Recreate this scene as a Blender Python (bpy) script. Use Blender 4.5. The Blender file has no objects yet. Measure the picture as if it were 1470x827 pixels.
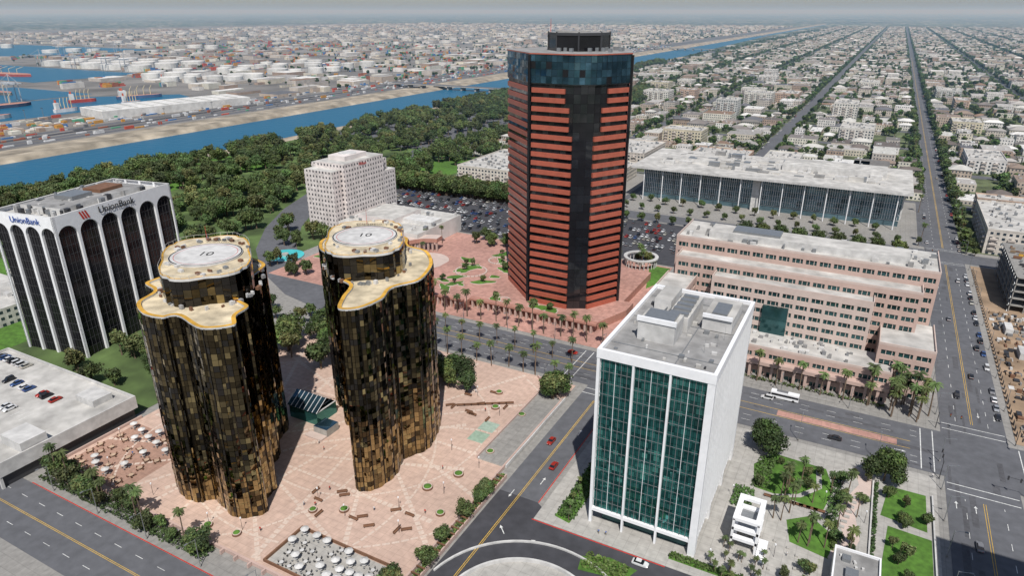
import bpy, math, random
from mathutils import Vector, Matrix
from mathutils import noise as mn
R=random.Random(7)
sc=bpy.context.scene
sc.view_settings.view_transform='Standard'; sc.view_settings.look='None'; sc.view_settings.exposure=0
COL=sc.collection
# ---------------------------------------------------------------- materials
def nt(m): m.use_nodes=True; return m.node_tree.nodes,m.node_tree.links
def mth(N,L,op,a,b=None,c=None):
    n=N.new('ShaderNodeMath'); n.operation=op
    for i,x in enumerate((a,b,c)):
        if x is None: continue
        if isinstance(x,(int,float)): n.inputs[i].default_value=x
        else: L.new(x,n.inputs[i])
    return n.outputs[0]
def noise_fac(N,L,scale,amt,det=3):
    g=N.new('ShaderNodeNewGeometry'); t=N.new('ShaderNodeTexNoise'); t.inputs['Scale'].default_value=scale; t.inputs['Detail'].default_value=det
    L.new(g.outputs['Position'],t.inputs['Vector'])
    r=N.new('ShaderNodeMapRange'); r.inputs[1].default_value=.3; r.inputs[2].default_value=.7; r.inputs[3].default_value=1-amt; r.inputs[4].default_value=1+amt
    L.new(t.outputs['Fac'],r.inputs[0]); return r.outputs[0]
def M(name,col,rough=.8,metal=0,nz=.15,ns=.8,attr=False,coarse=.04,spec=None,bump=0,tiles=None,inst=0):
    m=bpy.data.materials.new(name); N,L=nt(m); b=N['Principled BSDF']
    b.inputs['Roughness'].default_value=rough; b.inputs['Metallic'].default_value=metal
    if spec is not None: b.inputs['Specular IOR Level'].default_value=spec
    f=mth(N,L,'MULTIPLY',noise_fac(N,L,ns,nz),noise_fac(N,L,coarse,nz*.8))
    if inst:
        oi=N.new('ShaderNodeObjectInfo'); r=N.new('ShaderNodeMapRange'); r.inputs[3].default_value=1-inst; r.inputs[4].default_value=1+inst; L.new(oi.outputs['Random'],r.inputs[0]); f=mth(N,L,'MULTIPLY',f,r.outputs[0])
    if tiles:
        g=N.new('ShaderNodeNewGeometry'); sp=N.new('ShaderNodeSeparateXYZ'); L.new(g.outputs['Position'],sp.inputs[0])
        ln=None
        for k in (0,1):
            x=mth(N,L,'LESS_THAN',mth(N,L,'FRACT',mth(N,L,'DIVIDE',mth(N,L,'ADD',sp.outputs[k],9000),tiles)),.05)
            ln=x if ln is None else mth(N,L,'MAXIMUM',ln,x)
        f=mth(N,L,'MULTIPLY',f,mth(N,L,'SUBTRACT',1,mth(N,L,'MULTIPLY',ln,.2)))
    v=N.new('ShaderNodeVectorMath'); v.operation='SCALE'; L.new(f,v.inputs['Scale'])
    if attr:
        a=N.new('ShaderNodeAttribute'); a.attribute_name='Col'; src=a.outputs['Color']
        if inst:
            mx=N.new('ShaderNodeMix'); mx.data_type='RGBA'; mx.blend_type='MULTIPLY'; L.new(mth(N,L,'FRACT',mth(N,L,'MULTIPLY',oi.outputs['Random'],7.3)),mx.inputs[0]); L.new(src,mx.inputs[6]); mx.inputs[7].default_value=(1.3,.95,.85,1); src=mx.outputs[2]
        L.new(src,v.inputs[0])
    else: v.inputs[0].default_value=col
    L.new(v.outputs[0],b.inputs['Base Color'])
    if bump:
        bp=N.new('ShaderNodeBump'); bp.inputs['Strength'].default_value=bump; L.new(noise_fac(N,L,ns*3,.5),bp.inputs['Height']); L.new(bp.outputs[0],b.inputs['Normal'])
    return m
def WM(name,du,dz,fu,fz,glass=(.03,.045,.06)):
    m=bpy.data.materials.new(name); N,L=nt(m); b=N['Principled BSDF']
    g=N.new('ShaderNodeNewGeometry'); sp=N.new('ShaderNodeSeparateXYZ'); sn=N.new('ShaderNodeSeparateXYZ')
    L.new(g.outputs['Position'],sp.inputs[0]); L.new(g.outputs['True Normal'],sn.inputs[0])
    isx=mth(N,L,'GREATER_THAN',mth(N,L,'ABSOLUTE',sn.outputs[0]),.5)
    u=mth(N,L,'ADD',mth(N,L,'MULTIPLY',isx,sp.outputs[1]),mth(N,L,'MULTIPLY',mth(N,L,'SUBTRACT',1,isx),sp.outputs[0]))
    def band(x,d,f):
        fr=mth(N,L,'FRACT',mth(N,L,'DIVIDE',mth(N,L,'ADD',x,9000),d))
        return mth(N,L,'LESS_THAN',mth(N,L,'ABSOLUTE',mth(N,L,'SUBTRACT',fr,.5)),f/2)
    k=mth(N,L,'MULTIPLY',band(u,du,fu),band(sp.outputs[2],dz,fz))
    k=mth(N,L,'MULTIPLY',k,mth(N,L,'LESS_THAN',mth(N,L,'ABSOLUTE',sn.outputs[2]),.3))
    a=N.new('ShaderNodeAttribute'); a.attribute_name='Col'
    v=N.new('ShaderNodeVectorMath'); v.operation='SCALE'; L.new(a.outputs['Color'],v.inputs[0]); L.new(mth(N,L,'MULTIPLY',noise_fac(N,L,.3,.2),noise_fac(N,L,1.5,.14)),v.inputs['Scale'])
    mx=N.new('ShaderNodeMix'); mx.data_type='RGBA'; L.new(k,mx.inputs[0]); L.new(v.outputs[0],mx.inputs[6]); mx.inputs[7].default_value=(*glass,1)
    L.new(mx.outputs[2],b.inputs['Base Color'])
    L.new(mth(N,L,'SUBTRACT',.85,mth(N,L,'MULTIPLY',k,.65)),b.inputs['Roughness'])
    return m
asphalt=M('asphalt',(.10,.102,.112),.9,nz=.14,ns=.35)
asphalt_dk=M('dark_asphalt',(.045,.045,.052),.9,nz=.2,ns=.3)
concrete=M('concrete',(.24,.23,.215),.9,nz=.14,ns=.6,tiles=3)
conc_lt=M('pale_concrete',(.35,.335,.31),.9,nz=.14,ns=.5,tiles=3)
pinkpav=M('pink_paving',(.47,.335,.27),.85,nz=.12,ns=.5,tiles=2.4)
palepav=M('pale_paving_stripe',(.53,.425,.355),.85,nz=.12,ns=1.5)
redpav=M('red_paving',(.39,.215,.175),.85,nz=.2,ns=.4,tiles=3)
grass=M('lawn_grass',(.065,.15,.018),.95,nz=.3,ns=.5)
drygrass=M('park_grass',(.07,.11,.032),.95,nz=.45,ns=.06)
sand=M('levee_sand',(.28,.24,.185),.95,nz=.3,ns=.04)
dirt=M('dirt',(.27,.19,.125),.95,nz=.3,ns=.1)
white=M('white_paint',(.74,.74,.75),.6,nz=.05,ns=.5)
offwh=M('off_white',(.49,.48,.465),.8,nz=.16,ns=.4)
roofg=M('roof_gravel',(.24,.235,.23),.95,nz=.22,ns=.3,coarse=.1)
roofw=M('roof_membrane',(.43,.415,.39),.9,nz=.22,ns=.2,coarse=.08)
cream=M('cream_roof_deck',(.50,.42,.29),.9,nz=.28,ns=.3,coarse=.12)
yel=M('yellow_roof_edge',(.52,.29,.04),.7,nz=.28,ns=.4)
granite=M('red_granite',(.36,.095,.06),.35,nz=.1,ns=.4)
darkgl=M('dark_glass',(.012,.013,.016),.06,nz=.2,ns=.2,spec=.8)
blackgl=M('black_mirror_glass',(.02,.02,.024),.08,.4,nz=.2,ns=.1)
crowngl=M('blue_glass',(.06,.13,.18),.05,.75,nz=.4,ns=.12)
crowngl2=M('deep_blue_glass',(.035,.08,.115),.05,.75,nz=.4,ns=.12)
gold=[M('gold_mirror_glass',(.36,.285,.145),.04,1,nz=.2,ns=.15),M('bronze_mirror_glass',(.17,.135,.075),.04,1,nz=.25,ns=.15),M('dark_bronze_glass',(.075,.06,.036),.04,1,nz=.2,ns=.2),M('near_black_glass',(.012,.010,.008),.1,.2,nz=.1)]
teal=[M('teal_glass',(.035,.16,.15),.05,.7,nz=.25,ns=.1),M('light_teal_glass',(.07,.25,.23),.05,.8,nz=.2,ns=.1),M('deep_teal_glass',(.010,.06,.058),.05,.5,nz=.2,ns=.1)]
tealwin=M('green_window_glass',(.03,.085,.09),.08,.5,nz=.4,ns=.15)
courtgl=M('courthouse_glass',(.12,.20,.24),.1,.6,nz=.3,ns=.1)
pinkst=M('pink_stone',(.45,.325,.28),.8,nz=.07,ns=.3)
pinkst2=M('pale_pink_stone',(.50,.40,.355),.8,nz=.07,ns=.3)
brown=M('brown_wood',(.16,.08,.045),.7)
tan=M('tan_table_top',(.42,.30,.21),.7)
metal_g=M('grey_metal',(.27,.28,.29),.4,.5,nz=.08)
metal_d=M('dark_metal',(.06,.06,.065),.5,.4,nz=.05)
mk_w=M('white_road_paint',(.58,.58,.56),.7,nz=.3,ns=1.5)
mk_y=M('yellow_road_paint',(.58,.36,.05),.7,nz=.25,ns=1.5)
redp=M('red_paint',(.45,.03,.02),.6)
blackp=M('black_paint',(.02,.02,.02),.7)
leaf=M('foliage',(.06,.1,.03),.75,nz=.25,ns=.25,attr=True,coarse=.02,inst=.42)
bark=M('bark',(.14,.10,.07),.95,nz=.25,ns=3)
colw=M('mixed_surfaces',(.5,.5,.5),.85,nz=.14,ns=.15,attr=True)
winm=WM('small_house_walls',2.6,3.0,.42,.45)
winb=WM('apartment_walls',3.2,3.1,.5,.5)
winhot=WM('hotel_walls',2.7,3.1,.38,.45,(.05,.05,.06))
water=bpy.data.materials.new('river_water'); N,L=nt(water); b=N['Principled BSDF']
b.inputs['Base Color'].default_value=(.006,.10,.19,1); b.inputs['Roughness'].default_value=.35; b.inputs['Specular IOR Level'].default_value=.25
bp=N.new('ShaderNodeBump'); bp.inputs['Strength'].default_value=.5; bp.inputs['Distance'].default_value=.6
L.new(noise_fac(N,L,.12,.5,6),bp.inputs['Height']); L.new(bp.outputs[0],b.inputs['Normal'])
pool=M('pool_water',(.08,.50,.52),.15,nz=.1)
grd=bpy.data.materials.new('city_ground'); N,L=nt(grd); b=N['Principled BSDF']; b.inputs['Roughness'].default_value=.95
g=N.new('ShaderNodeNewGeometry'); vo=N.new('ShaderNodeTexVoronoi'); vo.inputs['Scale'].default_value=.022; L.new(g.outputs['Position'],vo.inputs['Vector'])
s=N.new('ShaderNodeSeparateColor'); L.new(vo.outputs['Color'],s.inputs[0])
cr=N.new('ShaderNodeValToRGB'); L.new(s.outputs[0],cr.inputs[0]); cr.color_ramp.interpolation='CONSTANT'
E=cr.color_ramp.elements; E[0].position=0; E[0].color=(.03,.055,.02,1); E[1].position=.52; E[1].color=(.13,.125,.11,1)
for p,c in ((.68,(.22,.20,.17,1)),(.78,(.06,.08,.04,1)),(.91,(.45,.44,.42,1))):
    e=E.new(p); e.color=c
v=N.new('ShaderNodeVectorMath'); v.operation='SCALE'; L.new(cr.outputs[0],v.inputs[0]); L.new(noise_fac(N,L,.0008,.45),v.inputs['Scale']); L.new(v.outputs[0],b.inputs['Base Color'])
port=M('port_yard',(.16,.15,.14),.95,nz=.35,ns=.012,coarse=.003)
yard=M('yard_ground',(.09,.11,.05),.95,nz=.5,ns=.07)
# ---------------------------------------------------------------- mesh builder
class B:
    def __init__(s,*mats): s.v=[];s.f=[];s.m=[];s.c=[];s.mats=list(mats)
    def mi(s,m):
        if isinstance(m,int): return m
        if m not in s.mats: s.mats.append(m)
        return s.mats.index(m)
    def face(s,pts,m,c=(.5,.5,.5)):
        n=len(s.v); s.v+=[tuple(p) for p in pts]; s.f.append(tuple(range(n,n+len(pts)))); s.m.append(s.mi(m)); s.c.append(c)
    def box(s,x0,x1,y0,y1,z0,z1,m,c=(.5,.5,.5),top=None,tc=None):
        s.prism([(x0,y0),(x1,y0),(x1,y1),(x0,y1)],z0,z1,m,top,c,tc)
    def prism(s,P,z0,z1,m,top=None,c=(.5,.5,.5),tc=None,bottom=False):
        n=len(s.v); k=len(P); s.v+=[(p[0],p[1],z0) for p in P]+[(p[0],p[1],z1) for p in P]
        a=s.mi(m)
        for i in range(k):
            j=(i+1)%k; s.f.append((n+i,n+j,n+k+j,n+k+i)); s.m.append(a); s.c.append(c)
        s.f.append(tuple(range(n+k,n+2*k))); s.m.append(s.mi(top) if top is not None else a); s.c.append(tc or c)
        if bottom: s.f.append(tuple(range(n+k-1,n-1,-1))); s.m.append(a); s.c.append(c)
    def sheet(s,P,z,m): s.face([(p[0],p[1],z) for p in P],m)
    def rect(s,x0,x1,y0,y1,z,m): s.sheet([(x0,y0),(x1,y0),(x1,y1),(x0,y1)],z,m)
    def cyl(s,x,y,z0,z1,r0,m,r1=None,n=16,c=(.5,.5,.5),tc=None,top=None):
        r1=r0 if r1 is None else r1; k=len(s.v)
        for i in range(n):
            a=2*math.pi*i/n; s.v.append((x+r0*math.cos(a),y+r0*math.sin(a),z0))
        for i in range(n):
            a=2*math.pi*i/n; s.v.append((x+r1*math.cos(a),y+r1*math.sin(a),z1))
        a=s.mi(m)
        for i in range(n):
            j=(i+1)%n; s.f.append((k+i,k+j,k+n+j,k+n+i)); s.m.append(a); s.c.append(c)
        s.f.append(tuple(range(k+n,k+2*n))); s.m.append(s.mi(top) if top is not None else a); s.c.append(tc or c)
    def tube(s,p,q,r0,r1,m,n=6,c=(.5,.5,.5)):
        p=Vector(p);q=Vector(q);d=(q-p).normalized(); a=d.orthogonal().normalized(); b2=d.cross(a); k=len(s.v)
        for P,r in ((p,r0),(q,r1)):
            for i in range(n):
                t=2*math.pi*i/n; s.v.append(tuple(P+a*r*math.cos(t)+b2*r*math.sin(t)))
        mi=s.mi(m)
        for i in range(n):
            j=(i+1)%n; s.f.append((k+i,k+j,k+n+j,k+n+i)); s.m.append(mi); s.c.append(c)
        s.f.append(tuple(range(k+n,k+2*n))); s.m.append(mi); s.c.append(c)
    def mesh(s,name):
        me=bpy.data.meshes.new(name); me.from_pydata(s.v,[],s.f)
        for m in s.mats: me.materials.append(m)
        me.polygons.foreach_set('material_index',s.m)
        a=me.attributes.new('Col','FLOAT_COLOR','FACE'); fl=[]
        for c in s.c: fl+=[c[0],c[1],c[2],1]
        a.data.foreach_set('color',fl); me.update(); return me
    def obj(s,name,parent=None):
        return place(name,s.mesh(name),parent=parent)
def place(name,me,loc=(0,0,0),rot=0,scale=1,parent=None):
    o=bpy.data.objects.new(name,me); COL.objects.link(o); o.location=loc; o.rotation_euler=(0,0,rot); o.scale=(scale,)*3
    if parent: o.parent=parent
    return o
def group(name,loc=(0,0,0),rot=0):
    o=bpy.data.objects.new(name,None); COL.objects.link(o); o.location=loc; o.rotation_euler=(0,0,rot); o.empty_display_size=.1; return o
def panels(b,P,z0,z1,nz,du,mats,w,tilt=.03,gap=.05,closed=True,seed=1):
    r=random.Random(seed); k=len(P); mi=[b.mi(m) for m in mats]
    for i in range(k if closed else k-1):
        p=Vector(P[i]).to_2d();q=Vector(P[(i+1)%k]).to_2d(); Ls=(q-p).length
        if Ls<.2: continue
        n=max(1,round(Ls/du)); d=(q-p)/Ls; no=Vector((d.y,-d.x)); st=Ls/n
        for j in range(n):
            for t in range(nz):
                h=(z1-z0)/nz; za=z0+h*t+gap; zb=z0+h*(t+1)-gap
                a=p+d*(j*st+gap); c=p+d*((j+1)*st-gap); u1=r.gauss(0,tilt);u2=r.gauss(0,tilt)
                o=lambda su,sv:no*(.06+su*u1+sv*u2)
                A=a+o(-1,-1);Bq=c+o(1,-1);C=c+o(1,1);D=a+o(-1,1)
                b.face([(A.x,A.y,za),(Bq.x,Bq.y,za),(C.x,C.y,zb),(D.x,D.y,zb)],r.choices(mi,w)[0])
def catmull(P,n=4):
    o=[];k=len(P)
    for i in range(k):
        p0,p1,p2,p3=[Vector(P[(i+j-1)%k]) for j in range(4)]
        for t in range(n):
            t/=n; o.append(.5*((2*p1)+(p2-p0)*t+(2*p0-5*p1+4*p2-p3)*t*t+(3*p1-p0-3*p2+p3)*t**3))
    return [(q.x,q.y) for q in o]
def inset(P,d):
    k=len(P);o=[]
    for i in range(k):
        a=Vector(P[i-1]);b_=Vector(P[i]);c=Vector(P[(i+1)%k]); t=(c-a); t=t.normalized() if t.length>0 else Vector((1,0)); dd=d(i) if callable(d) else d; o.append((b_.x-t.y*dd,b_.y+t.x*dd))
    return o
def text(s,size,loc,rot,mat,parent,name,ext=.05):
    cu=bpy.data.curves.new(name,'FONT'); cu.body=s; cu.size=size; cu.extrude=ext; cu.align_x='CENTER'; cu.align_y='CENTER'; cu.materials.append(mat)
    o=bpy.data.objects.new(name,cu); COL.objects.link(o); o.location=loc; o.rotation_euler=rot; o.parent=parent; return o
def ribbon(P,w):
    l=[];r=[]
    for i,p in enumerate(P):
        a=Vector(P[max(0,i-1)]);c=Vector(P[min(len(P)-1,i+1)]);t=(c-a).normalized(); n=Vector((-t.y,t.x))*w/2; l.append(Vector(p)+n); r.append(Vector(p)-n)
    return [[r[i],r[i+1],l[i+1],l[i]] for i in range(len(P)-1)]
# ---------------------------------------------------------------- ground
b=B(grd); b.rect(-60000,60000,-3000,90000,-.1,grd); b.obj('ground')
b=B(); b.rect(-590,420,-120,480,-.05,concrete); b.obj('site_pavement')
b=B(); b.rect(-604,-330,480,1300,-.03,drygrass); b.rect(-604,-300,100,480,-.02,drygrass); b.obj('park_lawn')
b=B(); b.sheet([(-740,-600),(-604,-600),(-604,2200),(-640,3000),(-690,4500),(-715,9000),(-745,9000),(-740,4500)],.02,water)
b.sheet([(-1230,380),(-1040,420),(-1030,800),(-1110,830),(-1240,700)],.04,water); b.rect(-2300,-1560,830,1080,.04,water); b.rect(-1500,-1250,600,760,.04,water); b.rect(-3400,-2500,1300,1800,.04,water)
b.obj('river_water')
b=B()
for x0,x1,x2,x3,h,ye in ((-610,-604,-600,-592,1.5,2300),(-775,-760,-750,-739,4,9000)):
    for z0,z1,xa,xb in ((0,h,x3,x2),(h,h,x2,x1),(h,0,x1,x0)): b.face([(xa,-600,z0),(xa,ye,z0),(xb,ye,z1),(xb,-600,z1)],sand)
b.rect(-815,-775,-600,9000,.03,sand); b.obj('river_levee')
b=B(); b.rect(-6000,-815,-800,7000,-.04,port); b.obj('port_ground')
CX=lambda k:48+148*k
NX0,NX1=-4,10
b=B(); b.rect(-590,1700,600,8000,-.02,asphalt); b.rect(-170,1700,480,600,-.015,asphalt); b.obj('city_streets')
ocean=[(-175,236),(-215,237),(-255,246),(-290,264),(-320,288),(-348,322),(-372,362),(-392,410),(-408,470),(-420,560),(-430,700),(-450,900),(-480,1080),(-520,1135),(-590,1140)]
b=B()
b.rect(-175,420,222,250,0,asphalt); b.rect(37.5,57.5,-60,8000,.006,asphalt); b.rect(-84,-71,84,222,.004,asphalt)
b.rect(-590,-60,66,84,.002,asphalt); b.rect(-330,420,455,474,.003,asphalt); b.rect(-88,-76,250,455,.005,asphalt)
for q in ribbon(catmull(ocean,1),24): b.sheet(q,0,asphalt)
b.sheet([(-84,84),(-30,84),(10,120),(10,143),(-60,143),(-71,150),(-84,150)],.009,asphalt_dk)
for x0,x1,m in ((-840,-826,asphalt),(-858,-846,asphalt),(-878,-866,asphalt_dk),(-900,-886,asphalt),(-950,-940,asphalt)): b.rect(x0,x1,-600,7000,0.01,m)
b.obj('road')
b=B()
b.box(-218,-88,92,219,0-.05,.13,conc_lt,top=pinkpav); b.box(-69,35,143,219.5,-.05,.13,concrete,top=conc_lt)
b.box(-73,35,253,452,-.05,.13,concrete); b.box(-290,-91,253,368,-.05,.13,concrete,top=redpav); b.box(-345,-91,370,452,-.05,.13,concrete,top=asphalt_dk)
b.box(60,420,253,452,-.05,.13,concrete,top=dirt); b.box(60,420,100,219.5,-.05,.13,concrete)
b.box(-165,34,477,596,-.05,.13,concrete,top=concrete); b.box(-330,-170,477,596,-.05,.13,concrete)
b.box(-585,-222,88,200,-.05,.1,concrete,top=drygrass)
b.obj('pavement')
b=B()
def dash(x0,y0,x1,y1,w,m,on=3,off=6,z=.02):
    d=Vector((x1-x0,y1-y0)); Ln=d.length; d/=Ln; n=Vector((-d.y,d.x))*w/2; t=0
    while t<Ln:
        e=min(t+on,Ln); a=Vector((x0,y0))+d*t; c=Vector((x0,y0))+d*e; b.sheet([a-n,c-n,c+n,a+n],z,m); t+=on+off
b.rect(-15,24,234.2,237.8,.012,redpav); b.rect(66,140,234.2,237.8,.012,redpav)
for y in (226,229.5,242.5,246): dash(-170,y,30,y,.15,mk_w); dash(66,y,400,y,.15,mk_w)
for y in (233.6,238.4): dash(-170,y,28,y,.18,mk_y,400,1); dash(66,y,400,y,.18,mk_y,400,1)
for x in (47.2,47.8): dash(x,-50,x,212,.14,mk_y,600,1); dash(x,260,x,448,.14,mk_y,600,1); dash(x,482,x,2600,.16,mk_y,3000,1)
for x in (42.5,52.5):
    dash(x,-50,x,212,.15,mk_w); dash(x,260,x,448,.15,mk_w); dash(x,482,x,1500,.16,mk_w)
dash(-77.7,100,-77.7,212,.18,mk_y,300,1); dash(-77.2,100,-77.2,212,.14,mk_y,300,1)
for y in (74.8,75.2): dash(-500,y,-90,y,.13,mk_y,900,1)
for y in (70.5,79.5): dash(-500,y,-90,y,.15,mk_w)
def zebra(x0,x1,y0,y1,ax):
    if ax=='x':
        b.rect(x0,x1,y0,y0+.3,.022,mk_w); b.rect(x0,x1,y1-.3,y1,.022,mk_w)
    else:
        b.rect(x0,x0+.3,y0,y1,.022,mk_w); b.rect(x1-.3,x1,y0,y1,.022,mk_w)
zebra(38,57,215,219,'x'); zebra(38,57,253,257,'x'); zebra(31,35,223,249,'y'); zebra(60,64,223,249,'y'); zebra(38,57,450,453,'x'); zebra(38,57,476,479,'x'); zebra(-84,-71,216,220,'x'); zebra(-96,-92,223,249,'y')
def arrow(x,y,a):
    c,s_=math.cos(a),math.sin(a); T=lambda p:(x+p[0]*c-p[1]*s_,y+p[0]*s_+p[1]*c)
    b.sheet([T(p) for p in ((-.12,-2),(.12,-2),(.12,.6),(-.12,.6))],.021,mk_w); b.sheet([T(p) for p in ((-.5,.6),(.5,.6),(0,1.8))],.021,mk_w)
for x,y,a in ((40,208,0),(45,208,0),(50,268,3.14),(55,268,3.14),(-74,190,0),(-74,160,0),(-64,135,1.57),(-75,135,.8),(-45,137,1.9),(-80,150,3.14),(25,231,-1.57),(25,228,-1.57),(70,242,1.57)): arrow(x,y,a)
b.obj('road_markings')
b=B(); b.rect(-69.4,-30,142.6,142.95,.012,redp); b.rect(-215,-95,84.05,84.35,.02,redp); b.rect(-70.9,-70.6,150,215,.02,redp); b.obj('red_kerb_paint')
b=B()
pm=M('asphalt_patch',(.078,.078,.085),.9,nz=.2)
for k in range(90):
    if k%3: x=R.uniform(-165,30); y=R.uniform(223,247); b.rect(x,x+R.uniform(2,14),y,y+R.uniform(.6,2),.008+.00004*k,pm)
    else: x=R.uniform(38,55); y=R.uniform(130,440); b.rect(x,x+R.uniform(.6,2),y,y+R.uniform(3,16),.010+.00004*k,pm)
b.obj('asphalt_repairs')
b=B()
def inplaza(x,y): return -216<x<-90 and 94<y<216 and not(-126<x<-90 and 94<y<109)
for cx,cy,n,rr in ((-168,128,18,74),(-141,162,18,70)):
    zz=.136+(.006 if cx>-150 else 0)
    for i in range(n):
        a=2*math.pi*i/n
        for t in range(18,rr,2):
            x=cx+t*math.cos(a);y=cy+t*math.sin(a)
            if inplaza(x,y):
                d=Vector((math.cos(a),math.sin(a)));nn=Vector((-d.y,d.x))*(.28+.008*t); p=Vector((x,y)); b.sheet([p-nn,p+d*1.5-nn,p+d*1.5+nn,p+nn],zz,palepav)
    for r_ in (40,62):
        for i in range(150):
            a=2*math.pi*i/150; a2=a+.034
            P=[(cx+q*math.cos(t),cy+q*math.sin(t)) for q,t in ((r_,a),(r_+.7,a),(r_+.7,a2),(r_,a2))]
            if all(inplaza(*p) for p in P): b.sheet(P,zz+.003,palepav)
b.rect(-125,-91,95,108,.155,conc_lt)
b.rect(-107,-101,168,174,.156,M('green_court',(.25,.34,.26),.8)); b.rect(-107,-101,175,181,.156,M('green_court_b',(.30,.38,.31),.8))
pat=M('brick_red_paving',(.33,.20,.15),.85,tiles=1.2)
b.rect(-216,-186,94,121,.134,pat)
b.obj('plaza_paving_pattern')
b=B()
for P in ([(-218,92),(-88,92)],[(-88,92),(-88,205)],[(-88,205),(-104,218)],[(-218,92),(-218,124)]):
    (x0,y0),(x1,y1)=P; d=Vector((x1-x0,y1-y0)).normalized(); n=Vector((-d.y,d.x))*.3
    b.prism([(x0-n.x,y0-n.y),(x1-n.x,y1-n.y),(x1+n.x,y1+n.y),(x0+n.x,y0+n.y)],0,1.15,pinkst)
for i in range(26):
    y=94+i*2.4; b.box(-87.5,-84.8,y,y+.35,1.4,1.75,brown)
b.box(-85.1,-84.7,94,156,.1,1.38,pinkst)
for i in range(24): x=-216+i*5.2; b.box(x,x+.5,90.4,91.6,.02,1.3,pinkst)
b.obj('plaza_parapet_wall')
b=B()
for q in ((-125,-91,94,94.4),(-125,-91,108.2,108.6),(-125.5,-125,94,108.6)): b.box(*q,.1,1.0,brown)
for x,y,r_ in ((-150,96.5,1.4),(-120,120,1.5),(-104,140,1.7),(-99,150,1.7),(-108,190,1.6),(-96,165,1.5),(-128,115.5,1.3),(-200,124,1.2),(-140,98,1.3),(-112,200,1.5),(-94,132,1.4),(-97,190,1.5)):
    b.cyl(x,y,.1,.7,r_,brown,n=16); b.cyl(x,y,.7,.85,r_*.9,pinkst2,n=16); b.cyl(x,y,.85,1.25,r_*.75,grass,r_*.4,n=12)
b.obj('plaza_planter')
b=B(); b.box(-98,-87.5,160,207,.12,.6,conc_lt,top=concrete); b.box(-98.4,-98,160,207,.1,1.3,pinkst); b.box(-87.5,-87.1,160,207,.1,1.3,offwh)
for i in range(6): b.box(-97.5,-88,163+i*8,163.15+i*8,.6,.62,concrete)
b.obj('loading_ramp')
b=B(); cx,cy=-56,108
for i in range(30):
    a=math.radians(20+i*5); a2=math.radians(25.02+i*5)
    for r0,r1,h in ((20,20.6,1.3),(27.5,28.0,.5)): b.prism([(cx+r*math.cos(t),cy+r*math.sin(t)) for r,t in ((r1,a),(r1,a2),(r0,a2),(r0,a))],.01,h,offwh)
    b.prism([(cx+r*math.cos(t),cy+r*math.sin(t)) for r,t in ((19.99,a),(19.99,a2),(12,a2),(12,a))],.01,.3,conc_lt)
b.obj('curved_drive_wall')
b=B()
b.sheet([(-15,188),(5,186),(7,198),(4,208),(-12,209),(-17,200)],.14,grass); b.sheet([(-2,168),(8,166),(9,176),(2,182),(-4,177)],.142,grass)
b.sheet([(20,192),(32,190),(32,208),(22,208)],.141,grass); b.sheet([(20,160),(33,160),(33,187),(22,188)],.141,grass)
b.sheet([(-64,147),(-59,146),(-57,196),(-64,200)],.143,grass); b.rect(-30,33,146,149,.139,grass)
b.sheet([(-95,330),(-90,345),(-92,366),(-104,366)],.145,grass); b.rect(-585,-320,92,196,.12,grass)
b.sheet([(-50,131),(-38,133),(-36,138),(-44,139),(-51,136)],.10,grass)
b.sheet([(-330,448),(-380,450),(-390,560),(-350,590),(-335,520)],.02,grass)
for k in range(22):
    x,y=R.uniform(-585,-350),R.uniform(220,1200); w=R.uniform(10,28); b.sheet([(x+w*math.cos(t),y+w*1.4*math.sin(t)) for t in [i*.628 for i in range(10)]],.03+.002*k,grass)
b.obj('lawn')
b=B()
for q in ribbon([(-10,186),(-2,190),(3,197),(2,206)],1.6): b.sheet(q,.15,conc_lt)
for q in ribbon([(10,166),(13,178),(11,190),(16,204),(14,214)],4.5): b.sheet(q,.151,pinkst2)
for i in range(8): b.prism([(9+i*.5,178+i*2.6),(10.6+i*.5,178+i*2.6),(10.6+i*.5,179+i*2.6),(9+i*.5,179+i*2.6)],.13,.6,conc_lt)
for i in range(14):
    a=i*.45; b.box(-8+9*math.cos(a),-7.2+9*math.cos(a),160+6*math.sin(a),160.8+6*math.sin(a),.13,.65,conc_lt)
b.box(17.4,17.8,160,208,.13,.9,offwh); b.box(33.4,33.8,160,208,.13,.9,offwh)
b.obj('garden_path')
def hedge(x0,x1,y0,y1,h,n,name='clipped_hedge'):
    b=B(leaf)
    for i in range(n):
        x=R.uniform(x0,x1);y=R.uniform(y0,y1);z=h*R.random()**.5+.1; s_=R.uniform(.15,.35); d=Vector((R.gauss(0,1),R.gauss(0,1),R.gauss(.5,1))).normalized(); t=d.orthogonal().normalized(); w=d.cross(t); p=Vector((x,y,z)); k=R.uniform(.6,1.4)
        b.face([p-t*s_-w*s_,p+t*s_-w*s_,p+t*s_+w*s_,p-t*s_+w*s_],0,(.05*k,.10*k,.025*k))
    b.obj(name)
for q in ((-64,-58,147,198,1.2,1400),(-30,30,146,148.5,1,1100),(-87,-85.2,96,156,1.3,1200),(-215,-140,86,91,1.3,2200),(-70,20,257,258.5,1.3,900),(6,9,178,205,1.2,500),(18,19,160,208,1,500),(-50,-38,132,138,.7,500),(8,9.5,170,182,1.5,300),(-16,-11,188,206,.7,400),(20,33,161,163,1,400),(-20,-14,176,186,1,500),(-2,6,150,154,1,400)): hedge(*q)
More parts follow.
